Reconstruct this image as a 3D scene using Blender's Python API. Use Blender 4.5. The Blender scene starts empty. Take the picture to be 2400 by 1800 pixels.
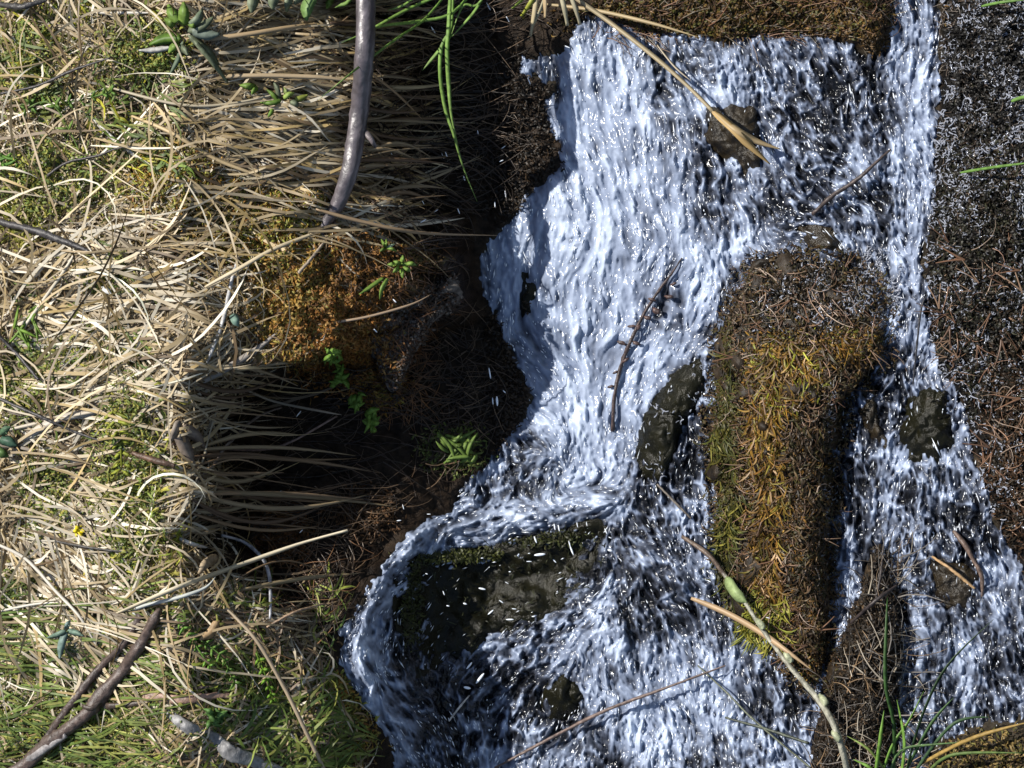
import bpy, math, random
import numpy as np
from mathutils import Vector, Matrix
rnd = random.Random(7); R = np.random.RandomState(11)
sc = bpy.context.scene; COL = sc.collection

# ------------------------------------------------------------ frame of reference
# The photograph is held sideways: its left edge is up in the world.  a = picture right, b = picture up,
# c = towards the camera; lengths below are in "px" (1 px of the 2400 px wide view at c = 0), 1500 px = 1 m.
PX = 1/1500.0; DC = 4800.0
P = math.radians(40)
Mw = np.array([[0, 1, 0], [-math.sin(P), 0, -math.cos(P)], [-math.cos(P), 0, math.sin(P)]])   # local -> world
OFF = np.array([0, 0, 0.9])
def W(x, y, c):
    x = np.asarray(x, float); y = np.asarray(y, float); c = np.asarray(c, float) + 0*x
    s = 1 - c/DC
    L = np.stack([(x-1200)*s, -(y-900)*s, c], -1)*PX
    return L @ Mw.T + OFF
def Wdir(v): return np.asarray(v, float) @ Mw.T

# ------------------------------------------------------------ camera, sky, sun
cam = bpy.data.cameras.new('camera'); cam.lens = 36*3.2/1.6; cam.sensor_width = 36; cam.clip_end = 200; cam.clip_start = .05
co = bpy.data.objects.new('camera', cam); COL.objects.link(co); sc.camera = co
cp = Mw @ np.array([0, 0, DC*PX]) + OFF
m4 = Matrix([[Mw[r][0], Mw[r][1], Mw[r][2], cp[r]] for r in range(3)] + [[0, 0, 0, 1]])
co.matrix_world = m4
sun_l = np.array([-0.80, 0.36, 0.50]); sun_l /= np.linalg.norm(sun_l)
sun_w = Wdir(sun_l)
sl = bpy.data.lights.new('sun', 'SUN'); sl.energy = 5.0; sl.angle = math.radians(.5); sl.color = (1, .955, .88)
so = bpy.data.objects.new('sun', sl); COL.objects.link(so)
so.rotation_euler = Vector(sun_w).to_track_quat('Z', 'Y').to_euler(); so.location = (0, 0, 6)
wd = bpy.data.worlds.new('World'); sc.world = wd; wd.use_nodes = True
nt = wd.node_tree; bg = nt.nodes['Background']; sky = nt.nodes.new('ShaderNodeTexSky'); sky.sky_type = 'NISHITA'; sky.sun_disc = False
sky.sun_elevation = math.asin(sun_w[2]); sky.sun_rotation = math.atan2(sun_w[0], sun_w[1])
nt.links.new(sky.outputs[0], bg.inputs[0]); bg.inputs[1].default_value = .085
sc.view_settings.view_transform = 'Standard'; sc.view_settings.look = 'None'; sc.view_settings.exposure = 0.45; sc.view_settings.gamma = 1
sc.render.engine = 'CYCLES'; sc.cycles.use_denoising = True
sc.cycles.max_bounces = 6; sc.cycles.transparent_max_bounces = 8; sc.cycles.sample_clamp_indirect = 4

# ------------------------------------------------------------ numeric helpers
_lat = {}
def noise(x, y, s, seed=0):
    if seed not in _lat: _lat[seed] = np.random.RandomState(1000+seed).rand(256, 256)
    L = _lat[seed]; x = np.asarray(x)/s + 50.3; y = np.asarray(y)/s + 80.7
    i = np.floor(x).astype(int); j = np.floor(y).astype(int); fx = x-i; fy = y-j
    fx = fx*fx*(3-2*fx); fy = fy*fy*(3-2*fy)
    g = lambda a, b: L[a & 255, b & 255]
    return ((g(i, j)*(1-fx)+g(i+1, j)*fx)*(1-fy) + (g(i, j+1)*(1-fx)+g(i+1, j+1)*fx)*fy)*2-1
def fbm(x, y, s, seed=0, o=3): return sum(noise(x, y, s/2**k, seed+k)/1.8**k for k in range(o))
def sstep(t): t = np.clip(t, 0, 1); return t*t*(3-2*t)
def sdf(poly, X, Y):                          # + inside
    X = np.asarray(X, float); Y = np.asarray(Y, float); d = np.full(X.shape, 1e18); ins = np.zeros(X.shape, bool)
    n = len(poly)
    for k in range(n):
        x0, y0 = poly[k]; x1, y1 = poly[(k+1) % n]; ex, ey = x1-x0, y1-y0
        t = np.clip(((X-x0)*ex+(Y-y0)*ey)/(ex*ex+ey*ey+1e-9), 0, 1)
        d = np.minimum(d, (X-x0-t*ex)**2+(Y-y0-t*ey)**2)
        if y0 != y1:
            c = ((y0 > Y) != (y1 > Y)) & (X < (x1-x0)*(Y-y0)/(y1-y0)+x0); ins ^= c
    return np.where(ins, 1, -1)*np.sqrt(d)

WATER = [(1380,28),(1345,55),(1330,110),(1240,128),(1212,165),(1255,190),(1292,205),(1272,245),(1285,300),(1318,345),(1312,405),(1250,430),(1205,500),(1140,560),(1120,600),
 (1135,700),(1175,765),(1200,840),(1240,920),(1215,990),(1170,1060),(1140,1100),(1075,1140),(1060,1190),(960,1235),(905,1310),(850,1390),(800,1480),(788,1555),(830,1630),(885,1695),(915,1760),
 (930,2100),(1000,3200),(1100,12000),(4200,12000),(4200,3200),(3200,2400),(2800,2050),(2470,1460),(2400,1335),(2335,1210),(2285,1050),(2255,930),(2200,860),(2180,750),(2172,590),(2190,480),(2200,300),(2215,120),(2212,0),(2215,-12000),(2080,-12000),
 (2088,0),(2086,70),(2078,105),(2050,125),(2020,112),(1985,100),(1940,85),(1850,72),(1760,82),(1690,95),(1640,78),(1500,70),(1430,40)]
BROW = ([-1500,0,250,450,550,700,790,850,880,920,980,1050,1110,1180,1250,1330,1430,1520,1600,3000], [700,790,810,840,930,1040,900,700,520,450,430,470,430,460,445,510,650,740,860,960])
BROOK_BANK = [(2190,1900),(2170,1790),(2230,1730),(2320,1700),(2420,1690),(2600,1680),(2600,1950)]
BLACKB = [(960,1300),(1060,1290),(1200,1262),(1330,1230),(1425,1205),(1432,1290),(1400,1360),(1330,1430),(1200,1480),(1120,1520),(1060,1600),(970,1590),(930,1500),(930,1400)]
ARCH = [(1420,1180),(1300,1195),(1180,1225),(1060,1245),(965,1270),(900,1340),(868,1420),(850,1500),(858,1580),(900,1660)]
def polydist(pl, X, Y):
    d = np.full(np.shape(X), 1e18)
    for (x0, y0), (x1, y1) in zip(pl[:-1], pl[1:]):
        ex, ey = x1-x0, y1-y0; t = np.clip(((X-x0)*ex+(Y-y0)*ey)/(ex*ex+ey*ey), 0, 1); d = np.minimum(d, (X-x0-t*ex)**2+(Y-y0-t*ey)**2)
    return np.sqrt(d)
def cw(x, y):
    x = np.asarray(x, float); y = np.asarray(y, float)
    base = -338+.515*np.clip(x-1140, 0, 2400)
    return base + 235*np.exp(-((x-790)/230.)**2-((y-1560)/300.)**2) + 14*noise(x, y, 160, 3) + 8*noise(x, y, 70, 4) + 34*np.exp(-(polydist(ARCH, x, y)/34.)**2) - 52*sstep((sdf(BLACKB, x, y)+14)/120.)
def ct(x, y, d=None, fine=True):
    if d is None: d = sdf(WATER, x, y)
    brow = np.interp(y, *BROW) + 60*noise(x*.3, y, 55, 20) + 45*noise(x*.3, y, 22, 21)
    crest = np.where(x < 430, -200*(1-x/430.), -.16*(x-430))
    dr = x-brow; drop = 1.25*30*np.log1p(np.exp(np.clip(dr/30., -20, 40)))
    bank = crest-drop + 22*fbm(x, y, 140, 5) + 9*noise(x, y, 30, 9) + 60*np.exp(-((x-760)/190.)**2-((y-690)/130.)**2)
    W0 = cw(x, y); e = np.clip(-d, 0, None)
    k = np.where((x > 1380), 85*(1-np.exp(-e/70.)), 12*(1-np.exp(-e/40.)))
    bb = sdf(BROOK_BANK, x, y)
    shore = W0+4+k
    left = np.maximum(shore, shore+(bank-shore)*sstep(e/90.))
    h = np.where(x < 1340, left, shore)
    if fine: h = h + (6*noise(x, y, 16, 6)+4*noise(x, y, 9, 7))*np.clip(e/20., 0, 1)
    bed = W0-45*sstep(d/50.)
    h = np.where(d > 0, bed, h)
    return np.where(bb > -30, np.maximum(h, W0-10+60*sstep((bb+30)/70.)+6*noise(x, y, 14, 8)), h)

# ------------------------------------------------------------ mesh helpers
def tag(o, label=None, cat=None, group=None, kind=None):
    if label: o['label'] = label
    if cat: o['category'] = cat
    if group: o['group'] = group
    if kind: o['kind'] = kind
    return o
def mesh_np(name, V, F, mat=None, smooth=True, col=None, extra=None):
    me = bpy.data.meshes.new(name); V = np.asarray(V, np.float32); F = np.asarray(F, np.int32); k = F.shape[1]
    me.vertices.add(len(V)); me.vertices.foreach_set('co', V.ravel())
    me.loops.add(F.size); me.loops.foreach_set('vertex_index', F.ravel())
    me.polygons.add(len(F)); me.polygons.foreach_set('loop_start', np.arange(len(F), dtype=np.int32)*k)
    me.polygons.foreach_set('use_smooth', np.full(len(F), smooth))
    if col is not None:
        a = me.color_attributes.new('col', 'FLOAT_COLOR', 'POINT'); c4 = np.ones((len(V), 4), np.float32); c4[:, :3] = col
        a.data.foreach_set('color', c4.ravel())
    for nme, arr in (extra or {}).items():
        a = me.attributes.new(nme, 'FLOAT', 'POINT'); a.data.foreach_set('value', np.asarray(arr, np.float32))
    me.update(calc_edges=True); me.validate()
    if mat: me.materials.append(mat)
    return me
def link(name, me, parent=None, origin=None):
    o = bpy.data.objects.new(name, me); COL.objects.link(o)
    if parent: o.parent = parent
    elif origin is not None: o.location = origin
    return o
def obj(name, V, F, mat, parent=None, origin=None, **k):
    V = np.asarray(V)
    if parent is not None: V = V-np.array(parent.location)
    else:
        if origin is None: origin = V.mean(0)
        V = V-np.array(origin)
    return link(name, mesh_np(name, V, F, mat, **k), parent, None if parent else origin)
def empty(name, label, cat, loc, group=None):
    o = bpy.data.objects.new(name, None); COL.objects.link(o); o.location = loc; o.empty_display_size = .02
    return tag(o, label, cat, group)
def grid_faces(mask, nx, ny):                 # index [j, i]; mask per vertex
    idx = -np.ones((ny, nx), int); idx[mask] = np.arange(mask.sum())
    a, b, c, d = idx[:-1, :-1], idx[:-1, 1:], idx[1:, 1:], idx[1:, :-1]
    ok = (a >= 0) & (b >= 0) & (c >= 0) & (d >= 0)
    return np.stack([a[ok], d[ok], c[ok], b[ok]], -1)

# ------------------------------------------------------------ materials
def mat(name): 
    m = bpy.data.materials.new(name); m.use_nodes = True; return m, m.node_tree, m.node_tree.nodes['Principled BSDF']
def N(nt, t, **k):
    n = nt.nodes.new(t)
    for a, b in k.items(): setattr(n, a, b)
    return n
def col_mat(name, rough=.6, spec=.4, trans=0., nscale=0, bump=0, vary=.35):
    m, nt, p = mat(name)
    at = N(nt, 'ShaderNodeAttribute', attribute_name='col'); c = at.outputs['Color']
    if nscale:
        tc = N(nt, 'ShaderNodeTexCoord'); no = N(nt, 'ShaderNodeTexNoise'); no.inputs['Scale'].default_value = nscale; no.inputs['Detail'].default_value = 6
        nt.links.new(tc.outputs['Object'], no.inputs['Vector'])
        mr = N(nt, 'ShaderNodeMapRange'); mr.inputs[1].default_value = .3; mr.inputs[2].default_value = .7; mr.inputs[3].default_value = 1-vary; mr.inputs[4].default_value = 1+vary
        nt.links.new(no.outputs[0], mr.inputs[0])
        mx = N(nt, 'ShaderNodeVectorMath', operation='SCALE'); nt.links.new(c, mx.inputs[0]); nt.links.new(mr.outputs[0], mx.inputs['Scale']); c = mx.outputs[0]
        if bump:
            bp = N(nt, 'ShaderNodeBump'); bp.inputs['Strength'].default_value = bump; bp.inputs['Distance'].default_value = .004
            nt.links.new(no.outputs[0], bp.inputs['Height']); nt.links.new(bp.outputs[0], p.inputs['Normal'])
    nt.links.new(c, p.inputs['Base Color']); p.inputs['Roughness'].default_value = rough; p.inputs['Specular IOR Level'].default_value = spec
    if trans:
        tr = N(nt, 'ShaderNodeBsdfTranslucent'); nt.links.new(c, tr.inputs[0]); ms = N(nt, 'ShaderNodeMixShader'); ms.inputs[0].default_value = trans
        nt.links.new(p.outputs[0], ms.inputs[1]); nt.links.new(tr.outputs[0], ms.inputs[2]); nt.links.new(ms.outputs[0], nt.nodes['Material Output'].inputs[0])
    return m
M_BLADE = col_mat('dry_blade', .5, .5, .22)
M_GREEN = col_mat('green_blade', .5, .3, .3, 120, 0, .35)
M_MOSS = col_mat('moss', .6, .3, .2)
M_WETMOSS = col_mat('wet_moss', .5, .25, .1)
M_WOOD = col_mat('bark', .5, .5, 0, 90, .8, .5)
M_NEEDLE = col_mat('needle', .4, .5, .05)
# soil: dry and wet parts differ in gloss
M_SOIL, nt, p = mat('soil'); p.inputs['Specular IOR Level'].default_value = .12
at = N(nt, 'ShaderNodeAttribute', attribute_name='col'); wt = N(nt, 'ShaderNodeAttribute', attribute_name='wet')
tc = N(nt, 'ShaderNodeTexCoord'); no = N(nt, 'ShaderNodeTexNoise'); no.inputs['Scale'].default_value = 55; no.inputs['Detail'].default_value = 8; no.inputs['Roughness'].default_value = .7
nt.links.new(tc.outputs['Object'], no.inputs['Vector'])
mr = N(nt, 'ShaderNodeMapRange'); mr.inputs[1].default_value = .35; mr.inputs[2].default_value = .68; mr.inputs[3].default_value = .25; mr.inputs[4].default_value = 1.9; nt.links.new(no.outputs[0], mr.inputs[0])
mx = N(nt, 'ShaderNodeVectorMath', operation='SCALE'); nt.links.new(at.outputs['Color'], mx.inputs[0]); nt.links.new(mr.outputs[0], mx.inputs['Scale']); nt.links.new(mx.outputs[0], p.inputs['Base Color'])
r2 = N(nt, 'ShaderNodeMapRange'); r2.inputs[3].default_value = .85; r2.inputs[4].default_value = .42; nt.links.new(wt.outputs['Fac'], r2.inputs[0]); nt.links.new(r2.outputs[0], p.inputs['Roughness'])
bp = N(nt, 'ShaderNodeBump'); bp.inputs['Strength'].default_value = .9; bp.inputs['Distance'].default_value = .006; nt.links.new(no.outputs[0], bp.inputs['Height']); nt.links.new(bp.outputs[0], p.inputs['Normal'])
def rock_mat(name, c1, c2, rough, scale=30, bump=.7, spec=.3):
    m, nt, p = mat(name); p.inputs['Specular IOR Level'].default_value = spec; tc = N(nt, 'ShaderNodeTexCoord'); no = N(nt, 'ShaderNodeTexNoise'); no.inputs['Scale'].default_value = scale; no.inputs['Detail'].default_value = 9; no.inputs['Roughness'].default_value = .68
    nt.links.new(tc.outputs['Object'], no.inputs['Vector']); cr = N(nt, 'ShaderNodeValToRGB'); cr.color_ramp.elements[0].position = .36; cr.color_ramp.elements[1].position = .66
    cr.color_ramp.elements[0].color = (*c1, 1); cr.color_ramp.elements[1].color = (*c2, 1); nt.links.new(no.outputs[0], cr.inputs[0]); nt.links.new(cr.outputs[0], p.inputs['Base Color'])
    p.inputs['Roughness'].default_value = rough; bp = N(nt, 'ShaderNodeBump'); bp.inputs['Strength'].default_value = bump; bp.inputs['Distance'].default_value = .005
    nt.links.new(no.outputs[0], bp.inputs['Height']); nt.links.new(bp.outputs[0], p.inputs['Normal']); return m
M_BLACK = rock_mat('black_wet_stone', (.005,.005,.003), (.013,.012,.005), .2, 30, 1., .16)
M_BROWN = rock_mat('brown_wet_stone', (.008,.006,.004), (.035,.026,.014), .25, 40, 1.)
M_EARTH = rock_mat('mossy_earth', (.007,.005,.003), (.03,.019,.009), .5, 45)
M_GREY = rock_mat('grey_clod', (.03,.024,.02), (.17,.15,.13), .7, 60)
# water: aerated white streaks in clear water; blue-grey midtones paint in reflected sky
M_WATER, nt, p = mat('stream_water')
fo = N(nt, 'ShaderNodeAttribute', attribute_name='foam')
mc = N(nt, 'ShaderNodeValToRGB'); e = mc.color_ramp.elements; e[0].color = (.018, .019, .024, 1); e[1].color = (.49, .56, .69, 1)
x_ = e.new(.35); x_.color = (.066, .076, .105, 1); x_ = e.new(.68); x_.color = (.22, .262, .355, 1)
nt.links.new(fo.outputs['Fac'], mc.inputs[0]); nt.links.new(mc.outputs[0], p.inputs['Base Color'])
p.inputs['Roughness'].default_value = .16; p.inputs['IOR'].default_value = 1.33; p.inputs['Specular IOR Level'].default_value = .5
tr = N(nt, 'ShaderNodeMapRange'); tr.inputs[1].default_value = 0; tr.inputs[2].default_value = .5; tr.inputs[3].default_value = .7; tr.inputs[4].default_value = 0
nt.links.new(fo.outputs['Fac'], tr.inputs[0]); nt.links.new(tr.outputs[0], p.inputs['Transmission Weight'])
tc = N(nt, 'ShaderNodeTexCoord'); no = N(nt, 'ShaderNodeTexNoise'); no.inputs['Scale'].default_value = 160; no.inputs['Detail'].default_value = 3
nt.links.new(tc.outputs['Object'], no.inputs['Vector']); bp = N(nt, 'ShaderNodeBump'); bp.inputs['Strength'].default_value = .2; bp.inputs['Distance'].default_value = .002
nt.links.new(no.outputs[0], bp.inputs['Height']); nt.links.new(bp.outputs[0], p.inputs['Normal'])
M_DROP, nt, p = mat('water_drop'); p.inputs['Base Color'].default_value = (.86, .90, .95, 1); p.inputs['Roughness'].default_value = .1; p.inputs['IOR'].default_value = 1.33

# ------------------------------------------------------------ ground sheet
def axis(lo, hi, step, far):
    core = np.arange(lo, hi+1, step); out = []; s = step; v = hi
    while v < hi+far: s *= 1.25; v += s; out.append(v)
    out2 = []; s = step; v = lo
    while v > lo-far: s *= 1.25; v -= s; out2.append(v)
    return np.array(out2[::-1]+list(core)+out)
xs = axis(-90, 2490, 6, 9000); ys = axis(-90, 1890, 6, 9000)
X, Y = np.meshgrid(xs, ys); D = sdf(WATER, X, Y); H = ct(X, Y, D)
def ell(x, y, cx, cy, rx, ry, soft=.5): return sstep((1-np.sqrt(((x-cx)/rx)**2+((y-cy)/ry)**2))/soft)
col = np.zeros(X.shape+(3,)); col[:] = (.020, .013, .008)  # soil base, near black to paint shade into the hollow and left shelf
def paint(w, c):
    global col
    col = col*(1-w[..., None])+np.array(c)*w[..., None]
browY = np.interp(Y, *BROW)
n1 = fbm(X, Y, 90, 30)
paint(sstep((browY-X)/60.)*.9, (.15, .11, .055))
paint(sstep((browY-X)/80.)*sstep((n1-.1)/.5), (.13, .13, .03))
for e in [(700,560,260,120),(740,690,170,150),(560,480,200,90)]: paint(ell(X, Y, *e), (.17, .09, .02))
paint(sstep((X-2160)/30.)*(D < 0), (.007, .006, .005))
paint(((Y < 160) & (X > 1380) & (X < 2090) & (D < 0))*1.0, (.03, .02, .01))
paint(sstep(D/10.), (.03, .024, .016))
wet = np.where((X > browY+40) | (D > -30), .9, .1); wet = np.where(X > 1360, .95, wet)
msk = np.ones(X.shape, bool)
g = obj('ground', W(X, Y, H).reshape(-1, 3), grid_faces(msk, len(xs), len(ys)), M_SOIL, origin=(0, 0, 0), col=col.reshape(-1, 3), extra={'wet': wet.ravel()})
tag(g, 'brown earth bank and dark stream bed under the grass', 'ground', kind='structure')
# far ground: meadow plateau carrying on behind and around so that no edge shows
# ------------------------------------------------------------ surface sampler (ground, water, rocks)
SX = np.arange(-300, 2701, 5.); SY = np.arange(-300, 2101, 5.); GX, GY = np.meshgrid(SX, SY)
GH = np.maximum(ct(GX, GY), np.where(sdf(WATER, GX, GY) > -5, cw(GX, GY), -1e4))
def Hs(x, y):
    x = np.asarray(x, float); y = np.asarray(y, float)
    fx = np.clip((x+300)/5, 0, len(SX)-1.01); fy = np.clip((y+300)/5, 0, len(SY)-1.01); i = fx.astype(int); j = fy.astype(int); u = fx-i; v = fy-j
    return (GH[j, i]*(1-u)+GH[j, i+1]*u)*(1-v)+(GH[j+1, i]*(1-u)+GH[j+1, i+1]*u)*v

# ------------------------------------------------------------ rocks
def rock(name, poly, height, m, label, cat, pw=.85, sink=60, nz=1., base=None, nseed=40, parent=None):
    poly = np.array(poly, float); cx, cy = poly.mean(0); na, nr = 150, 50
    ang = np.linspace(0, 2*math.pi, na, endpoint=False); rad = np.zeros(na)
    for k, a in enumerate(ang):
        best = 0; dx, dy = math.cos(a), math.sin(a)
        for q in range(len(poly)):
            p0 = poly[q]; p1 = poly[(q+1) % len(poly)]; e = p1-p0; den = dx*e[1]-dy*e[0]
            if abs(den) < 1e-9: continue
            w = p0-(cx, cy); t = (w[0]*e[1]-w[1]*e[0])/den; s = (w[0]*dy-w[1]*dx)/den
            if t > 0 and 0 <= s <= 1: best = max(best, t)
        rad[k] = best
    rad = (2*rad+np.roll(rad, 1)+np.roll(rad, -1))/4
    rr = np.sin(np.linspace(0, 1, nr)*math.pi/2)
    A, Rr = np.meshgrid(ang, rr); RAD = rad[None, :]*Rr*(1.0+.09*noise(np.cos(A)*40, np.sin(A)*40, 11, nseed)*Rr+.05*noise(np.cos(A)*40, np.sin(A)*40, 4, nseed+1)*Rr)
    x = cx+RAD*np.cos(A); y = cy+RAD*np.sin(A)
    b0 = cw(x, y) if base is None else base+0*x
    top = b0-9+height*(1-Rr**2)**pw+nz*(13*(np.abs(fbm(x, y, 60, nseed))-.3)+5*noise(x, y, 24, nseed+4)+1.6*noise(x, y, 9, nseed+5))
    bot = b0-sink*(1-Rr**2)**.5-6
    Vt = W(x, y, top).reshape(-1, 3); Vb = W(x, y, bot).reshape(-1, 3); n = nr*na
    F = []
    for r in range(nr-1):
        for k in range(na):
            k2 = (k+1) % na; a, b, c, d = r*na+k, r*na+k2, (r+1)*na+k2, (r+1)*na+k
            F.append((a, b, c, d)); F.append((n+a, n+d, n+c, n+b))
    for k in range(na):
        k2 = (k+1) % na; a, b = (nr-1)*na+k, (nr-1)*na+k2; F.append((a, b, n+b, n+a))
    o = obj(name, np.concatenate([Vt, Vb]), F, m, parent=parent); 
    if parent is None: tag(o, label, cat)
    global GH                                   # raise the sampler
    th = np.arctan2(GY-cy, GX-cx) % (2*math.pi); rb = np.interp(th, np.append(ang, 2*math.pi), np.append(rad, rad[0])); q = np.hypot(GX-cx, GY-cy)/rb
    hh = (cw(GX, GY) if base is None else base)+height*(1-np.clip(q, 0, 1)**2)**pw
    GH = np.where(q < 1, np.maximum(GH, hh), GH)
    return o
MOSSY = [(1735,655),(1775,612),(1810,622),(1870,592),(1930,606),(1990,612),(2050,655),(2082,740),(2068,800),(2078,840),(2015,885),(1968,930),(1975,1000),(1945,1080),(1958,1180),(1938,1290),(1950,1380),(1928,1450),(1938,1540),(1922,1625),(1880,1600),(1820,1530),(1750,1450),(1712,1400),(1700,1330),(1672,1260),(1680,1150),(1660,1040),(1672,930),(1688,850),(1682,780),(1712,730)]
rocks = {}
rocks['mossy'] = rock('mossy_rock', MOSSY, 100, M_EARTH, 'long brown rock covered in orange moss, splitting the stream in two', 'rock', nseed=41, nz=2.3, pw=.6)
rocks['black'] = rock('wet_boulder', BLACKB, 40, M_BLACK, 'large black wet boulder with water arching round its edge', 'boulder', nseed=47)
rock('wet_stone', [(1560,890),(1610,835),(1660,812),(1668,860),(1645,940),(1600,1010),(1575,1090),(1545,1150),(1490,1120),(1480,1040),(1515,950)], 55, M_BLACK, 'narrow dark stone slanting between white water and mossy rock', 'stone', nseed=53)
rock('wet_stone', [(2130,930),(2165,903),(2222,905),(2228,970),(2240,1040),(2195,1088),(2130,1085),(2102,1010)], 45, M_BLACK, 'dark blocky stone beside the needle covered bank', 'stone', nseed=59)
rock('wet_stone', [(1655,255),(1700,238),(1765,245),(1785,300),(1782,400),(1752,415),(1700,370),(1655,340)], 40, M_BROWN, 'dark square stone under the folded straw blade', 'stone', nseed=61)
rock('wet_stone', [(1870,530),(1920,515),(1985,560),(2000,600),(1940,605),(1890,575)], 28, M_BROWN, 'small olive brown stone just above the mossy rock', 'stone', nseed=67)
rock('wet_stone', [(2165,1305),(2230,1300),(2300,1345),(2305,1400),(2240,1442),(2185,1400)], 32, M_BROWN, 'flat brown stone in the side channel with a straw across', 'stone', nseed=71)
rock('wet_stone', [(1275,1590),(1330,1580),(1380,1620),(1350,1680),(1290,1690),(1262,1640)], 34, M_BLACK, 'small greenish black stone below the large boulder', 'stone', nseed=73)
rock('wet_stone', [(2010,880),(2050,900),(2060,980),(2090,1050),(2075,1080),(2030,1020),(2005,950)], 26, M_BROWN, 'thin olive stone lying in water left of the blocky stone', 'stone', nseed=77)
rock('wet_stone', [(1215,632),(1252,628),(1258,680),(1245,760),(1225,755),(1210,690)], 12, M_BLACK, 'small dark stone showing through the foaming sheet', 'stone', nseed=79)
rocks['debris'] = rock('debris_mound', [(2050,1270),(2095,1300),(2110,1400),(2120,1500),(2105,1640),(2090,1760),(2060,1900),(1900,1900),(1905,1760),(1925,1640),(1945,1540),(1990,1450),(2020,1360)], 70, M_EARTH, 'dark mound of twigs and mud below the mossy rock', 'debris', nseed=83, nz=1.5)
rock('stone', [(690,445),(730,440),(765,455),(770,490),(740,502),(705,480)], 45, M_GREY, 'small purplish grey stone behind the tip of the branch', 'stone', nseed=87, base=float(Hs(725, 470))-5)
rocks['clod'] = rock('earth_clod', [(870,790),(920,740),(990,690),(1060,650),(1080,700),(1010,760),(960,850),(930,930),(890,880)], 70, M_GREY, 'crumbly grey brown clod of earth overhanging the dark hollow', 'clod', nseed=91, base=float(Hs(960, 780))+22, nz=2.)

# ------------------------------------------------------------ water
FLOW = [(1400,150,.1,1),(1300,300,.15,1),(1500,400,.25,1),(1250,600,-.1,1),(1400,700,0,1),(1250,850,.5,1),(1300,1000,.8,1),(1500,800,-.45,1),(1600,700,-.5,1),(1650,1000,-.1,1),(1400,1050,.1,1),
 (1750,250,.25,1),(1900,200,.5,1),(1950,420,.6,.6),(2130,100,-.05,1),(2120,300,.05,1),(2100,600,-.05,1),(2120,800,-.2,1),(1650,500,.05,1),(1100,1210,-1,.35),(1250,1130,.3,-.9),(1150,1110,.2,.9),(1250,1220,-1,.25),(950,1300,-.7,.8),
 (850,1450,-.35,1),(850,1600,.4,1),(960,1690,.6,.7),(1300,1450,-.8,.5),(1180,1560,-.7,.6),(1350,1700,-.3,1),(1500,1600,.2,1),(1650,1650,.1,1),(1600,1350,.5,.8),(1480,1250,.5,.8),(2000,1100,0,1),(1990,1300,0,1),(2150,1250,.1,1),
 (2250,1500,.1,1),(2200,1400,.05,1),(2350,1500,.2,1),(1630,1150,0,1),(1400,1190,-1,.2),(1730,560,.1,1),(1850,560,.9,.4)]
def flow(x, y):
    u = np.zeros(np.shape(x)); v = u.copy(); w = u+1e-9
    for px, py, a, b in FLOW:
        k = 1/((x-px)**2+(y-py)**2+900.)**1.6; l = math.hypot(a, b); u = u+k*a/l; v = v+k*b/l; w = w+k
    a = np.arctan2(v/w, u/w)+.42*noise(x, y, 52, 33)+.2*noise(x, y, 24, 34); return np.cos(a), np.sin(a)
SHEET = [(1380,30),(1480,80),(1600,260),(1650,560),(1700,640),(1650,830),(1560,900),(1450,1160),(1330,1140),(1230,960),(1140,740),(1125,600),(1230,480),(1330,380),(1290,250)]
STRIP = [(2080,0),(2200,0),(2195,480),(2170,600),(2170,850),(2110,880),(2085,600)]
def foamden(x, y):
    f = .60+.16*fbm(x, y, 110, 61)
    def z(w, t):
        nonlocal f
        f = f*(1-w)+t*w
    z(sstep(sdf(STRIP, x, y)/40.+.4), .74)
    z(ell(x, y, 1920, 250, 110, 160), .50); z(ell(x, y, 2050, 260, 60, 140), .5); z(ell(x, y, 2000, 500, 130, 60), .52)
    z(ell(x, y, 1680, 420, 90, 190), .56)
    z(ell(x, y, 1900, 640, 160, 70), .36)
    z(ell(x, y, 1580, 1090, 120, 90), .26)
    z(ell(x, y, 1500, 1230, 120, 80), .48); z(ell(x, y, 1560, 1400, 150, 130), .5)
    z(ell(x, y, 1180, 1620, 320, 130), .5); z(ell(x, y, 1050, 1600, 160, 110), .38); z(ell(x, y, 1310, 1640, 120, 80), .3); z(ell(x, y, 930, 1480, 90, 170), .42)
    z(ell(x, y, 1560, 1640, 260, 200), .78); z(ell(x, y, 1380, 1560, 140, 80), .68)
    z(ell(x, y, 2090, 900, 120, 120), .48); z(ell(x, y, 2170, 1180, 90, 130), .5); z(ell(x, y, 2240, 1260, 140, 90), .46)
    z(ell(x, y, 2270, 1560, 60, 130), .72); z(ell(x, y, 2360, 1600, 90, 90), .5); z(ell(x, y, 2150, 1560, 60, 160), .62); z(ell(x, y, 2010, 1050, 60, 170), .5)
    z(sstep(sdf(SHEET, x, y)/80.+.4), .80)
    z(ell(x, y, 1560, 240, 60, 80), .6); z(ell(x, y, 1560, 730, 60, 90), .66); z(ell(x, y, 1290, 230, 35, 90), .6); z(ell(x, y, 1590, 330, 50, 120), .7)
    e = sdf(WATER, x, y); z(sstep(1-np.abs(e-16)/26.)*(x < 1300), .72)
    z(sstep(1.35-polydist(ARCH, x, y)/60.)*(sdf(BLACKB, x, y) < 14), .70)
    return f
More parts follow.
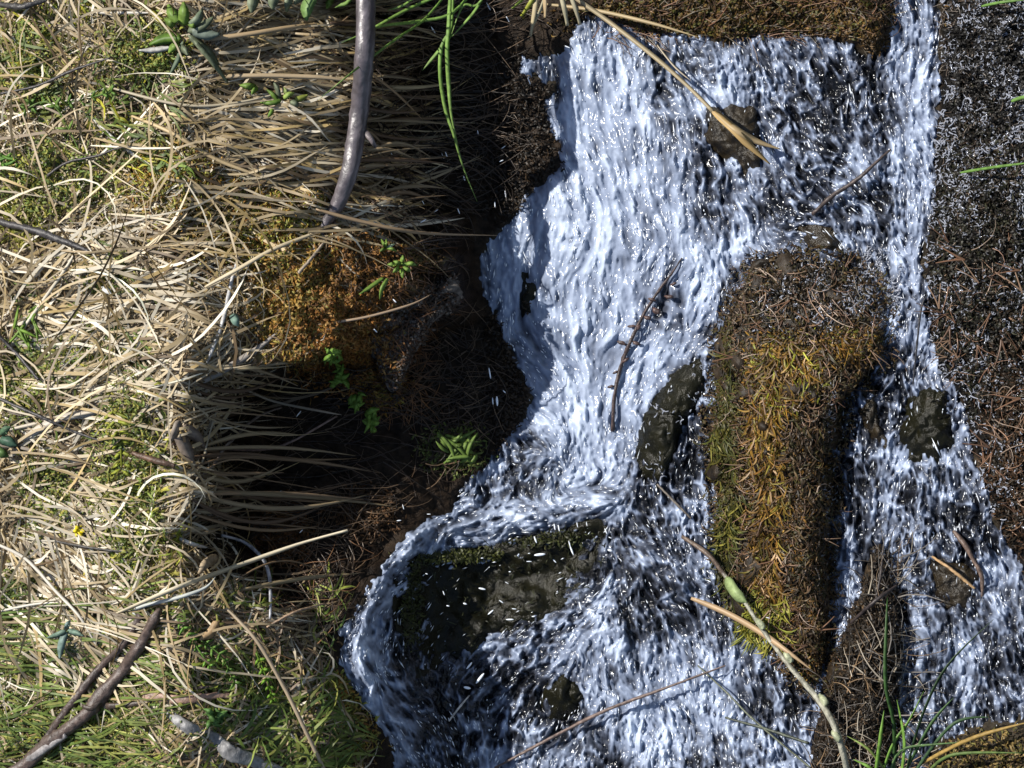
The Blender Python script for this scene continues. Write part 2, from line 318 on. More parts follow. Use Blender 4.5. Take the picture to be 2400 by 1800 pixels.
def lic(nse, u, v, L, h):
    acc = nse.copy(); tot = np.ones(nse.shape); ny, nx = nse.shape; J, I = np.mgrid[0:ny, 0:nx].astype(float)
    for sg in (1, -1):
        i = I.copy(); j = J.copy()
        for k in range(L):
            ii = np.clip(i.round().astype(int), 0, nx-1); jj = np.clip(j.round().astype(int), 0, ny-1)
            i += sg*u[jj, ii]*h; j += sg*v[jj, ii]*h
            ii = np.clip(i.round().astype(int), 0, nx-1); jj = np.clip(j.round().astype(int), 0, ny-1); w = 1-k/L
            acc += nse[jj, ii]*w; tot += w
    return acc/tot
st = 2.4
wx = np.arange(740, 2540, st); wy = np.arange(-130, 1940, st); X, Y = np.meshgrid(wx, wy); D = sdf(WATER, X, Y)
U, V_ = flow(X, Y)
def blur(a, n=1):
    for _ in range(n):
        a = (a+np.roll(a, 1, 0)+np.roll(a, -1, 0))/3; a = (a+np.roll(a, 1, 1)+np.roll(a, -1, 1))/3
    return a
def norm(a): a = a-a.mean(); return a/a.std()
s1 = norm(lic(blur(R.rand(*X.shape), 1), U, V_, 4, 1.))       # fine streaks, about 25 px long
s2 = norm(lic(blur(R.rand(*X.shape), 4), U, V_, 8, 1.2))      # broader strands
turb = norm(fbm(X+9*s2, Y+9*s2, 34, 90, 3))
F0 = foamden(X, Y)
ros = 1-F0*.55
s3 = norm(lic(blur(R.rand(*X.shape), 10), U, V_, 26, 1.8))     # long silky bundles
mid = norm(fbm(X+6*s1, Y+6*s1, 15, 93, 2))
wxp = X+16*noise(X, Y, 38, 110)+5*s2; wyp = Y+16*noise(X, Y, 38, 111)
ridge = np.clip(1-np.abs(fbm(wxp, wyp, 31, 112, 2))*2.6, 0, 1)**1.6; ridge = lic(ridge, U, V_, 2, 1.)
ridge2 = np.clip(1-np.abs(fbm(wxp*1.3+400, wyp*.8, 46, 115, 2))*2.3, 0, 1)**1.5
CH = 1-sstep((F0-.52)/.3)                                       # broken, glassy water
silk = ell(X, Y, 1390, 560, 330, 640, .5)
foam = F0*.9 + .08*s3 + .08*s1*(1.1-.75*silk) + .05*s2 + .05*mid*(1-silk) + CH*(.52*(ridge-.40)+.22*(ridge2-.38)) + .13*fbm(X, Y*.8, 64, 118, 3)
foam = np.clip((foam-.04)/.98, 0, 1)
hgt = cw(X, Y) + 1.5*s1*(1.15-.6*silk) + 2.2*s2 + 2.8*s3 + 1.4*mid*(1-silk) + 7*fbm(wxp, wyp*.7, 44, 120, 2)*(.4+.6*silk) + 7.0*turb*ros*(1-silk*.5) + CH*(8*ridge+8*ridge2) - 10*sstep(-D/14.)
edge = D + (9+12*(X > 2000))*noise(X, Y, 22, 94)+14*noise(X, Y, 60, 99)*(X < 1400)+(5+4*(X > 2000))*noise(X, Y, 9, 95)
mk = edge > -18
hgt -= 26*sstep((-edge)/14.)
o = obj('stream_water', W(X[mk], Y[mk], hgt[mk]), grid_faces(mk, len(wx), len(wy)), M_WATER, origin=(0, 0, 0), extra={'foam': foam[mk]})
tag(o, 'foaming silvery stream water rushing over stones', 'water', kind='structure')
# coarse continuation of the stream outside the frame
xs2 = axis(700, 2600, 40, 3000); ys2 = axis(-160, 1960, 40, 9000); X2, Y2 = np.meshgrid(xs2, ys2)
out = ((Y2 < -100) | (Y2 > 1930) | (X2 > 2520)) & (sdf(WATER, X2, Y2) > -30)
h2 = cw(X2, Y2)-6+8*noise(X2, Y2, 60, 96)
o = obj('stream_water', W(X2[out], Y2[out], h2[out]), grid_faces(out, len(xs2), len(ys2)), M_WATER, origin=(0, 0, 0), extra={'foam': np.clip(.5+.4*fbm(X2[out], Y2[out], 60, 97), 0, 1)})
tag(o, 'stream water flowing on outside the picture', 'water', kind='structure')

# ------------------------------------------------------------ strands (ribbons and thin tubes)
def strands(x0, y0, th, L, wd, curv, lift, K=6, wig=.25, hang=None, arch=0, tip=.15):
    n = len(x0); x = np.zeros((n, K)); y = x.copy(); c = x.copy(); th = th.copy(); xx = x0.copy(); yy = y0.copy(); c0 = Hs(x0, y0)+lift
    seg = L/(K-1)
    for k in range(K):
        t = k/(K-1); x[:, k] = xx; y[:, k] = yy; s = Hs(xx, yy)
        if hang is None: c[:, k] = s+lift+arch*np.sin(t*math.pi)+ (R.rand(n)-.5)*3
        else: c[:, k] = np.maximum(s+4, c0-hang*L*t+R.randn(n)*2)
        th = th+curv/(K-1)+R.randn(n)*wig/(K-1)*2
        xx = xx+np.cos(th)*seg; yy = yy+np.sin(th)*seg
    return x, y, c
def ribbon(x, y, c, wd, colr, twist=.9, tip=.12, cvar=.12):
    n, K = x.shape; Pt = np.stack([x, y, c], -1); T = np.gradient(Pt, axis=1); T /= np.linalg.norm(T, axis=-1, keepdims=True)+1e-9
    a = (R.rand(n)-.5)*2*twist; nd = np.stack([np.sin(a), 0*a, np.cos(a)], -1)[:, None, :]+0*T
    S = np.cross(T, nd); S /= np.linalg.norm(S, axis=-1, keepdims=True)+1e-9
    t = np.linspace(0, 1, K)[None, :]; w = wd[:, None]*.5*(np.minimum(1, t/.12+.45)*np.clip((1-t)/.35, tip, 1))
    A = Pt-S*w[..., None]; B = Pt+S*w[..., None]
    V = np.stack([A, B], 2).reshape(n*K*2, 3); V = W(V[:, 0], V[:, 1], V[:, 2])
    base = (np.arange(n)*K*2)[:, None]+(np.arange(K-1)*2)[None, :]; base = base.ravel()
    F = np.stack([base, base+1, base+3, base+2], -1)
    cc = colr[:, None, :]*(1+cvar*R.randn(n, K, 1)*.5); cc = np.repeat(cc, 2, 1).reshape(-1, 3)
    return V, F, np.clip(cc, 0, 1)
def tubes(x, y, c, wd, colr, tip=.4, ns=3):
    n, K = x.shape; Pt = np.stack([x, y, c], -1); T = np.gradient(Pt, axis=1); T /= np.linalg.norm(T, axis=-1, keepdims=True)+1e-9
    nd = np.array([0, 0, 1.])+0*T; S = np.cross(T, nd); S /= np.linalg.norm(S, axis=-1, keepdims=True)+1e-9; Q = np.cross(S, T)
    t = np.linspace(0, 1, K)[None, :]; w = wd[:, None]*.5*(1-(1-tip)*t)
    V = np.stack([Pt+(S*math.cos(a)+Q*math.sin(a))*w[..., None] for a in [2*math.pi*i/ns for i in range(ns)]], 2).reshape(-1, 3); V = W(V[:, 0], V[:, 1], V[:, 2])
    base = ((np.arange(n)*K*ns)[:, None]+(np.arange(K-1)*ns)[None, :]).ravel()
    F = np.concatenate([np.stack([base+i, base+(i+1) % ns, base+ns+(i+1) % ns, base+ns+i], -1) for i in range(ns)])
    cc = np.repeat(colr[:, None, :]+np.zeros((n, K, 1)), ns, 1).reshape(-1, 3)
    return V, F, cc
def merge(L):
    Vs, Fs, Cs, o = [], [], [], 0
    for V, F, C in L: Vs.append(V); Fs.append(F+o); Cs.append(C); o += len(V)
    return np.concatenate(Vs), np.concatenate(Fs), np.concatenate(Cs)
def stuff(name, L, m, label, cat, parent=None):
    V, F, C = merge(L); o = obj(name, V, F, m, parent=parent, col=C, origin=None if parent else (0, 0, 0)); o['kind'] = 'stuff'
    if parent is None: tag(o, label, cat)
    return o
def pick(n, cols, wts=None, v=.25):
    cols = np.array(cols); i = R.choice(len(cols), n, p=None if wts is None else np.array(wts)/sum(wts)); return np.clip(cols[i]*(1+v*R.randn(n, 1)), .004, .95)
STRAW = [(.40,.31,.175),(.30,.225,.125),(.48,.40,.27),(.15,.10,.05),(.36,.26,.11),(.60,.54,.42)]
DARKS = [(.20,.13,.07),(.13,.08,.045),(.27,.18,.10),(.32,.24,.14)]
GREENS = [(.13,.185,.035),(.18,.22,.05),(.10,.15,.035),(.24,.25,.06)]
def uni(n, x0, x1, y0, y1): return R.uniform(x0, x1, n), R.uniform(y0, y1, n)
L = []
# dead thatch over the crest: crossing, curling; direction field varies slowly
def thatch(n, box, L0, L1, w0, w1, lift, thm=None, ths=1.4, cols=STRAW, wts=None, keep=None, K=6, curv=1.2, twist=.9, arch=6, free=True):
    x, y = uni(n, *box)
    if keep is not None: k = keep(x, y); x, y = x[k], y[k]
    if free: k = clear(x, y); x, y = x[k], y[k]
    n = len(x); th = (np.interp(y, [0, 450, 700, 1200, 1800], [-.9, -.7, -.5, .1, .5])+noise(x, y, 130, 70)*1.9 if thm is None else thm)+R.randn(n)*ths
    ln = R.uniform(L0, L1, n); wd = R.uniform(w0, w1, n); lf = R.uniform(0, lift, n)
    a, b, c = strands(x, y, th, ln, wd, R.randn(n)*curv, lf, K=K, arch=arch)
    q = np.maximum(sdf(WATER, a[:, -1], b[:, -1]), sdf(WATER, a[:, 0], b[:, 0])) < -8
    return ribbon(a[q], b[q], c[q], wd[q], pick(q.sum(), cols, wts), twist)
MOSSZ = [(700,700,105,130),(560,560,190,60),(620,480,200,60),(840,760,90,110),(900,600,120,60),(430,640,50,120),(280,1150,85,230),(430,1130,20,130),(800,1690,90,110),(500,1600,200,120),(200,1680,170,110),(170,40,110,60),(400,110,90,90),(350,360,120,90)]
def clear(x, y):
    p_ = np.ones(len(x))
    for e in MOSSZ: p_ = np.minimum(p_, 1-.82*ell(x, y, *e))
    p_ = p_*(.45+.55*sstep((noise(x, y, 48, 78)+.5)/.7)); return R.rand(len(x)) < p_
onbank = lambda x, y: x < np.interp(y, *BROW)+R.randn(len(x))*30+20
T1 = [thatch(900, (-200,520,-200,1600), 160, 420, 2.5, 7, 40, ths=.9, K=10, curv=1.3, arch=16), thatch(6000, (-200,560,-200,2000), 50, 180, 2.2, 6, 22, ths=1.1, curv=1.8, wts=[3,3,3,2,2,2], keep=onbank),
      thatch(14000, (-150,560,-150,1950), 20, 70, 1.8, 4.4, 14, ths=2.0, wts=[3,4,1,4,3,1], keep=onbank, K=5, curv=2),
      thatch(1100, (380,900,-100,560), 120, 330, 3, 8, 30, thm=.05, ths=.22, wts=[3,3,2,2,3,1], keep=onbank, K=8, curv=.4),
      thatch(3600, (380,900,-100,860), 25, 90, 2, 4.5, 14, thm=.1, ths=1.3, cols=STRAW+DARKS, keep=onbank, K=5),
      thatch(900, (0,440,560,1250), 120, 260, 3, 9, 36, thm=-.15, ths=.35, wts=[3,2,4,1,1,4], keep=onbank, K=8, curv=.7),
      thatch(900, (0,260,1100,1550), 100, 240, 3, 8, 40, thm=.7, ths=.5, wts=[2,2,4,1,1,4], K=8, curv=.6),
      thatch(2600, (300,900,1380,1900), 50, 170, 3, 6, 24, thm=.2, ths=.8, cols=STRAW+DARKS, keep=onbank, K=6)]
stuff('dry_grass', T1, M_BLADE, 'matted pale dead grass covering the bank', 'dry grass')
# green grass growing through
gr = [thatch(1000, (-100,330,1380,1950), 60, 170, 3, 6, 40, free=False, thm=.1, ths=.35, cols=GREENS, K=7, curv=.5),
      thatch(1500, (-100,420,-100,420), 30, 90, 3, 7, 30, thm=.3, ths=.6, free=False, cols=GREENS+[(.35,.33,.03)], keep=lambda x, y: noise(x, y, 60, 71) > .15),
      thatch(500, (0,360,560,1000), 40, 110, 3, 6, 30, free=False, thm=1.2, ths=.9, cols=GREENS, keep=lambda x, y: noise(x, y, 50, 72) > .1),
      thatch(1100, (180,430,900,1500), 20, 60, 3, 7, 26, free=False, cols=[(.30,.31,.04),(.20,.25,.04),(.36,.32,.06)], keep=lambda x, y: (noise(x, y, 70, 73) > -.2), K=5),
      thatch(1800, (330,800,1380,1900), 20, 80, 3, 7, 26, free=False, cols=GREENS+[(.28,.32,.05)], keep=lambda x, y: (noise(x, y, 55, 74) > -.2), K=5),
      thatch(260, (560,800,1650,1900), 60, 150, 4, 8, 40, free=False, thm=-.6, ths=.6, cols=GREENS, K=6)]
stuff('green_grass', gr, M_GREEN, 'short green grass growing through the dead thatch', 'grass')
# moss cushions
def moss(n, cx, cy, rx, ry, cols, L0=6, L1=20, w0=2.5, w1=5, lift=9, wts=None):
    r = np.sqrt(R.rand(n))*(1+.18*R.randn(n)); a = R.rand(n)*2*math.pi; x = cx+rx*r*np.cos(a); y = cy+ry*r*np.sin(a)
    k = (sdf(WATER, x, y) < 2) | (Hs(x, y)-cw(x, y) > 7); x, y = x[k], y[k]; n = len(x)
    ln = R.uniform(L0, L1, n); wd = R.uniform(w0, w1, n); th = R.rand(n)*6.28
    a, b, c = strands(x, y, th, ln, wd, R.randn(n)*2, R.uniform(0, lift, n), K=4, arch=5)
    k = noise(x, y, 26, 75)[:, None]
    return ribbon(a, b, c, wd, np.clip(pick(n, cols, wts)*(1+.35*k), .004, 1), 1.2)
ORG = [(.30,.16,.025),(.24,.15,.03),(.34,.22,.06),(.20,.09,.02),(.26,.22,.05)]; YG = [(.24,.24,.035),(.30,.27,.05),(.17,.18,.03)]
ms = [moss(5000, 700, 710, 110, 140, ORG, lift=16), moss(3600, 560, 560, 200, 80, ORG+YG, lift=18), moss(1600, 520, 470, 90, 60, ORG+YG, lift=18), moss(2600, 620, 480, 220, 70, YG+ORG), moss(1500, 840, 760, 90, 110, ORG, wts=[3,2,1,3,1]),
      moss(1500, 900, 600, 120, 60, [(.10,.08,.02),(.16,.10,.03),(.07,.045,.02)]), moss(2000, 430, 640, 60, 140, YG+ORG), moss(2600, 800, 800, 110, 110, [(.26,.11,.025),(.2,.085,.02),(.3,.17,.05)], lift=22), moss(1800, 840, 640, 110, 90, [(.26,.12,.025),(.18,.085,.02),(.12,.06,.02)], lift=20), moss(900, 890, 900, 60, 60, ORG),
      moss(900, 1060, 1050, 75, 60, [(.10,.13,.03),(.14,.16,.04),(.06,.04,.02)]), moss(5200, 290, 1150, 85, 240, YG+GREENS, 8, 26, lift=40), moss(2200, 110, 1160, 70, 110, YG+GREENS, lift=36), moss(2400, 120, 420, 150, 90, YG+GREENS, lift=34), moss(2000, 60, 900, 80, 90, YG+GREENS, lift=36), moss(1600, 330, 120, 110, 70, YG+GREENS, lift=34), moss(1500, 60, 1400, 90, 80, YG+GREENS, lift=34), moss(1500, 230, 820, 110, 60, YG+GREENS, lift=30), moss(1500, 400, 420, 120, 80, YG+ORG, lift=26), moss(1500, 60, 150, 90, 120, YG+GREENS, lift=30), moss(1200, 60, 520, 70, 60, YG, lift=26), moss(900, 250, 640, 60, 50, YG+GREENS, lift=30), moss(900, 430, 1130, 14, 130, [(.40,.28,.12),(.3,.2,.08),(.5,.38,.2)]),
      moss(1500, 800, 1690, 90, 120, YG+ORG), moss(4500, 520, 1600, 270, 190, YG+GREENS+[(.16,.1,.04)]), moss(3200, 200, 1650, 220, 140, GREENS+YG+[(.34,.32,.07)], lift=30), moss(900, 170, 40, 120, 70, [(.35,.33,.03),(.2,.25,.03)]),
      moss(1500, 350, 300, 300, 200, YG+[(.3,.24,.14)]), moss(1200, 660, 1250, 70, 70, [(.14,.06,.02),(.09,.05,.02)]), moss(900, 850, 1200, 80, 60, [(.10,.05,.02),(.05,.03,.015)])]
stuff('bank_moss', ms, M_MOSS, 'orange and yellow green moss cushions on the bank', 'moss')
ms = [moss(5200, 1740, 45, 380, 50, [(.09,.05,.014),(.13,.08,.02),(.04,.024,.01),(.07,.065,.014)]), moss(7000, 2300, 620, 130, 330, [(.009,.007,.005),(.022,.016,.009),(.007,.007,.005),(.02,.02,.010)]),
      moss(3000, 2390, 1050, 90, 260, [(.03,.018,.009),(.016,.012,.007),(.05,.026,.012)]), moss(3000, 2330, 160, 120, 160, [(.007,.006,.005),(.014,.013,.011)]), moss(900, 2055, 80, 30, 40, [(.06,.035,.012),(.09,.05,.015),(.03,.02,.01)]), moss(2600, 1200, 330, 100, 190, [(.02,.014,.009),(.035,.022,.012),(.012,.009,.006)]), moss(1500, 1190, 880, 60, 200, [(.02,.014,.009),(.035,.022,.012)]), moss(900, 2330, 1770, 140, 60, [(.15,.10,.03),(.10,.09,.025),(.2,.14,.05),(.06,.04,.02)])]
stuff('shore_moss', ms, M_WETMOSS, 'dark wet moss on the far shore of the stream', 'moss')
# moss of the mossy rock
MC = [(.14,.07,.012),(.09,.055,.012),(.21,.12,.02),(.08,.045,.014),(.13,.125,.02)]; MD = [(.035,.022,.012),(.055,.032,.014),(.04,.035,.012)]
ms = [moss(1800, 1795, 1120, 60, 330, MC), moss(1900, 1840, 860, 90, 90, MC+[(.17,.17,.018)]), moss(2600, 1900, 1300, 70, 260, MD+MC[:1]), moss(2600, 1900, 720, 150, 110, [(.008,.007,.005),(.016,.012,.008),(.035,.026,.015)]), moss(1500, 1700, 1050, 25, 300, [(.05,.05,.012),(.07,.06,.015)]),
      moss(1000, 1990, 800, 70, 40, MC), moss(900, 1770, 1440, 60, 60, [(.1,.12,.02),(.2,.19,.03)]), moss(900, 1860, 1560, 60, 60, MD+MC)]
def fill(poly, n, cols, d=2, L0=6, L1=18, w0=2, w1=4.5, lift=9, wts=None):
    q = np.array(poly); e_ = max(0, -d); x, y = uni(n*3, q[:, 0].min()-e_, q[:, 0].max()+e_, q[:, 1].min()-e_, q[:, 1].max()+e_); k = sdf(poly, x, y) > d; x, y = x[k][:n], y[k][:n]; n = len(x)
    a, b, c = strands(x, y, R.rand(n)*6.28, R.uniform(L0, L1, n), 0, R.randn(n)*2, R.uniform(0, lift, n)+6*(sdf(poly, x, y) < 20), K=4, arch=5)
    return ribbon(a, b, c, R.uniform(w0, w1, n), np.clip(pick(n, cols, wts)*(1+.4*noise(x, y, 24, 75)[:, None]), .003, 1), 1.2)
def hangmoss(n, cx, cy, rx, ry, cols, L0=18, L1=55):
    r = np.sqrt(R.rand(n)); a = R.rand(n)*6.28; x = cx+rx*r*np.cos(a); y = cy+ry*r*np.sin(a)
    x = x+22*noise(y*.3, y, 60, 66); q = noise(x, y, 40, 67)+.35*R.randn(n) > -.1; x, y = x[q], y[q]; n = len(x)
    A, B, C_ = strands(x, y, 1.6+.45*R.randn(n), R.uniform(L0, L1, n), 0, R.randn(n)*.9, R.uniform(4, 20, n), K=6, arch=6); k = noise(x, y, 22, 76)[:, None]
    return ribbon(A, B, C_, R.uniform(2, 4.2, n), np.clip(pick(n, cols)*(1+.85*k), .003, 1), 1.2)
GOLD = [(.17,.09,.014),(.13,.062,.012),(.22,.13,.022),(.07,.036,.012),(.13,.105,.016),(.26,.17,.09)]
ms += [hangmoss(1700, 1800, 1130, 38, 310, GOLD), hangmoss(700, 1840, 880, 60, 90, GOLD+[(.26,.26,.025)]), hangmoss(900, 1700, 1120, 24, 300, [(.05,.055,.012),(.09,.08,.015)]), hangmoss(1100, 1900, 1200, 55, 330, MD+[(.015,.011,.007),(.07,.045,.02)], 15, 40), hangmoss(450, 1800, 1450, 60, 60, [(.14,.15,.02),(.22,.2,.03)]), hangmoss(260, 1985, 815, 80, 26, GOLD[:3]+MD)]
ms += [fill(MOSSY, 9000, MD+[(.06,.045,.02),(.09,.055,.02)], -26)]
stuff('moss_cover', ms, M_WETMOSS, None, None, parent=rocks['mossy'])
ms = [fill(BLACKB, 260, [(.010,.011,.004),(.016,.018,.006)], 4, 6, 26), moss(1200, 1050, 1300, 110, 14, [(.05,.055,.012),(.03,.032,.01)]), moss(700, 1220, 1262, 150, 16, [(.04,.045,.012),(.025,.025,.01)]), moss(700, 965, 1400, 22, 110, [(.04,.045,.01),(.025,.025,.01)])]
stuff('moss_fringe', ms, M_WETMOSS, None, None, parent=rocks['black'])

stuff('mud_cover', [fill([(2050,1270),(2095,1300),(2110,1400),(2120,1500),(2105,1640),(2090,1760),(2060,1900),(1900,1900),(1905,1760),(1925,1640),(1945,1540),(1990,1450),(2020,1360)], 4500, [(.014,.011,.008),(.025,.018,.011),(.05,.032,.017),(.01,.008,.006)])], M_WETMOSS, None, None, parent=rocks['debris'])
stuff('crumbs', [fill([(870,790),(920,740),(990,690),(1060,650),(1080,700),(1010,760),(960,850),(930,930),(890,880)], 2600, [(.10,.085,.075),(.16,.14,.12),(.05,.04,.03),(.09,.05,.03)], -6, 4, 12, 3, 7)], M_MOSS, None, None, parent=rocks['clod'])
# brown fibres, colour darkened to deepen the hollow's shade, and roots/needles on the rocks
def fibres(n, box, L0, L1, w0, w1, cols, thm, ths, lift, keep=None, curv=.8, K=6, ns=3, hang=None):
    x, y = uni(n, *box)
    if keep is not None: k = keep(x, y); x, y = x[k], y[k]
    n = len(x); ln = R.uniform(L0, L1, n); wd = R.uniform(w0, w1, n)
    a, b, c = strands(x, y, thm+R.randn(n)*ths, ln, wd, R.randn(n)*curv, R.uniform(2, lift, n), K=K, hang=hang)
    if box[0] < 1300: q = sdf(WATER, a[:, -1], b[:, -1]) < -12; a, b, c, wd, n = a[q], b[q], c[q], wd[q], q.sum()
    return tubes(a, b, c, wd, pick(n, cols), ns=ns)
inrec = lambda x, y: (x > np.interp(y, *BROW)-20) & (sdf(WATER, x, y) < -45-60*(y < 620))
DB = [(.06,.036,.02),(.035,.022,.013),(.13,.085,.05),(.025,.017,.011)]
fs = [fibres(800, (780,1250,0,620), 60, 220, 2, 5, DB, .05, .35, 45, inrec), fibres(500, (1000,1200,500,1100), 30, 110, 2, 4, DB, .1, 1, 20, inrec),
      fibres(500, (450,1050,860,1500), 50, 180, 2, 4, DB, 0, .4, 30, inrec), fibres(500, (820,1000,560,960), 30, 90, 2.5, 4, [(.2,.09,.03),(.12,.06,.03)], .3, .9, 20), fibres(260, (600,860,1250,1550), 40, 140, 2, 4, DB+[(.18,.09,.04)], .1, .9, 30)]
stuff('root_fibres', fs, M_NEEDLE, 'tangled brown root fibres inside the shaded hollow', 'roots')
RB = [(.15,.075,.042),(.09,.05,.03),(.22,.13,.075),(.17,.14,.1)]
onm = lambda x, y: sdf(MOSSY, x, y) > 8
fs = [fibres(1500, (1660,2080,600,1640), 14, 60, 1.8, 3.4, RB, 0, 3, 14, onm, 1.6)]
fs += [fibres(330, (1690,2070,640,1600), 40, 100, 2.6, 4.6, [(.30,.19,.12),(.22,.13,.08),(.36,.27,.2)], 1.2, 1.4, 14, lambda x, y: sdf(MOSSY, x, y) > 18, 2.2, 8)]
stuff('litter', fs, M_NEEDLE, None, None, parent=rocks['mossy'])
fs = [fibres(130, (2200,2500,560,1300), 40, 110, 2.6, 4.4, [(.26,.15,.09),(.2,.11,.07),(.3,.22,.16)], 1.2, 1.4, 14, lambda x, y: sdf(WATER, x, y) < -14, 1.8, 8), fibres(330, (2180,2500,620,1350), 12, 50, 1.8, 3.2, RB, 0, 3, 14, lambda x, y: sdf(WATER, x, y) < -4, 1.6), fibres(500, (1380,2080,-40,90), 20, 90, 2, 4, RB, 0, .7, 14, None, 1), fibres(700, (2200,2500,0,560), 10, 34, 1.8, 3.2, [(.1,.07,.05),(.2,.17,.14)], 0, 3, 10)]
stuff('needle_litter', fs, M_NEEDLE, 'fine rusty pine needle litter on the dark shore', 'litter')
def in_debris(x, y): return (x > 1905) & (x < 2115) & (y > 1290)
fs = [fibres(420, (1910,2110,1300,1850), 25, 150, 1.6, 5.5, [(.03,.022,.015),(.13,.115,.1),(.2,.13,.07),(.02,.015,.01),(.3,.26,.2)], -.9, 1., 34, lambda x, y: x > 2060-(y-1280)*.35+10, .7)]
stuff('twig_litter', fs, M_NEEDLE, None, None, parent=rocks['debris'])

# ------------------------------------------------------------ water flecks (foam plus glints painted white) and spray
octV = np.array([(1,0,0),(-1,0,0),(0,1,0),(0,-1,0),(0,0,1),(0,0,-1)], float); octF = np.array([(0,2,4),(2,1,4),(1,3,4),(3,0,4),(2,0,5),(1,2,5),(3,1,5),(0,3,5)])
def beads(x, y, c, ln, wd, ang):
    n = len(x); ca, sa = np.cos(ang)[:, None], np.sin(ang)[:, None]; ox = octV[:, 0][None]*ln[:, None]*.5; oy = octV[:, 1][None]*wd[:, None]*.5; oz = octV[:, 2][None]*wd[:, None]*.5
    V = W((x[:, None]+ox*ca-oy*sa).ravel(), (y[:, None]+ox*sa+oy*ca).ravel(), (c[:, None]+oz).ravel())
    F = ((np.arange(n)*6)[:, None, None]+octF[None]).reshape(-1, 3); return V, F
x, y = uni(60000, 760, 2440, -40, 1840); k = (sdf(WATER, x, y) > 4); x, y = x[k], y[k]
k = R.rand(len(x)) < (.05+.26*foamden(x, y)**1.5)*np.clip(.7+1.3*fbm(x, y, 40, 98, 2), 0, 3); x, y = x[k], y[k]; top = Hs(x, y)-cw(x, y); k = (top < 6) | ((top < 34) & (R.rand(len(x)) < .35)); x, y = x[k], y[k]
ii = np.clip(((x-wx[0])/st).round().astype(int), 0, len(wx)-1); jj = np.clip(((y-wy[0])/st).round().astype(int), 0, len(wy)-1)
u, v = U[jj, ii], V_[jj, ii]; n = len(x); ln = R.gamma(2., 4., n)+3; wd = R.gamma(4., .38, n)+.7
V, F = beads(x, y, np.maximum(hgt[jj, ii], Hs(x, y)+1)+R.uniform(0, 1.2, n), ln, wd, np.arctan2(v, u)+.15*R.randn(n))
o = obj('foam_glint_flecks', V, F, M_DROP, origin=(0, 0, 0)); tag(o, 'white flecks of foam and painted glints drawn out along the current', 'foam', kind='stuff')
# water trickles on far shore and rocks, their wet glints painted as pale threads
M_FILM, nt, p = mat('trickle'); p.inputs['Base Color'].default_value = (.26, .275, .32, 1); p.inputs['Roughness'].default_value = .1; p.inputs['IOR'].default_value = 1.33
x, y = uni(11000, 2170, 2440, -20, 1250); k = (sdf(WATER, x, y) < 6) & (R.rand(len(x)) < np.clip(1.15-y/1300., .15, 1)) & (fbm(x, y, 34, 55)+.3*R.randn(len(x)) > -.1); x, y = x[k], y[k]
x2, y2 = uni(2600, 1760, 2110, 585, 780); k = (fbm(x2, y2, 30, 56) > -.1) & (R.rand(2600) < np.clip((x2-1740)/250., .1, 1)); x = np.append(x, x2[k]); y = np.append(y, y2[k])
x2, y2 = uni(90, 1490, 1665, 830, 1130); k = Hs(x2, y2)-cw(x2, y2) > 8; x = np.append(x, x2[k]); y = np.append(y, y2[k])
x2, y2 = uni(500, 1850, 1960, 900, 1450); k = x2 > 1930; x = np.append(x, x2[k]); y = np.append(y, y2[k]); n = len(x)
a, b, c = strands(x, y, R.rand(n)*6.3, R.gamma(3, 2.6, n)+3, 0, R.randn(n)*2, R.uniform(3, 10, n), K=4)
V, F, C = tubes(a, b, c, R.gamma(5, .5, n)+.8, pick(n, [(1, 1, 1)]), tip=.5, ns=4)
o = obj('trickle_glint_threads', V, F, M_FILM, origin=(0, 0, 0)); tag(o, 'thin trickles of water with painted glints running over the dark shore', 'water trickles', kind='stuff')
def ico(r=1):
    import bmesh
    bm = bmesh.new(); bmesh.ops.create_icosphere(bm, subdivisions=2, radius=1); me = bpy.data.meshes.new('water_droplet'); bm.to_mesh(me); bm.free()
    for p_ in me.polygons: p_.use_smooth = True
    me.materials.append(M_DROP); return me
dm = ico()
def local_obj_matrix(x, y, c, ang, sx, sy, sz):
    ca, sa = math.cos(ang), math.sin(ang); ax = Wdir([ca, -sa, 0]); ay = Wdir([sa, ca, 0]); az = Wdir([0, 0, 1]); p0 = W(x, y, c)
    return Matrix([[ax[r]*sx*PX, ay[r]*sy*PX, az[r]*sz*PX, p0[r]] for r in range(3)]+[[0, 0, 0, 1]])
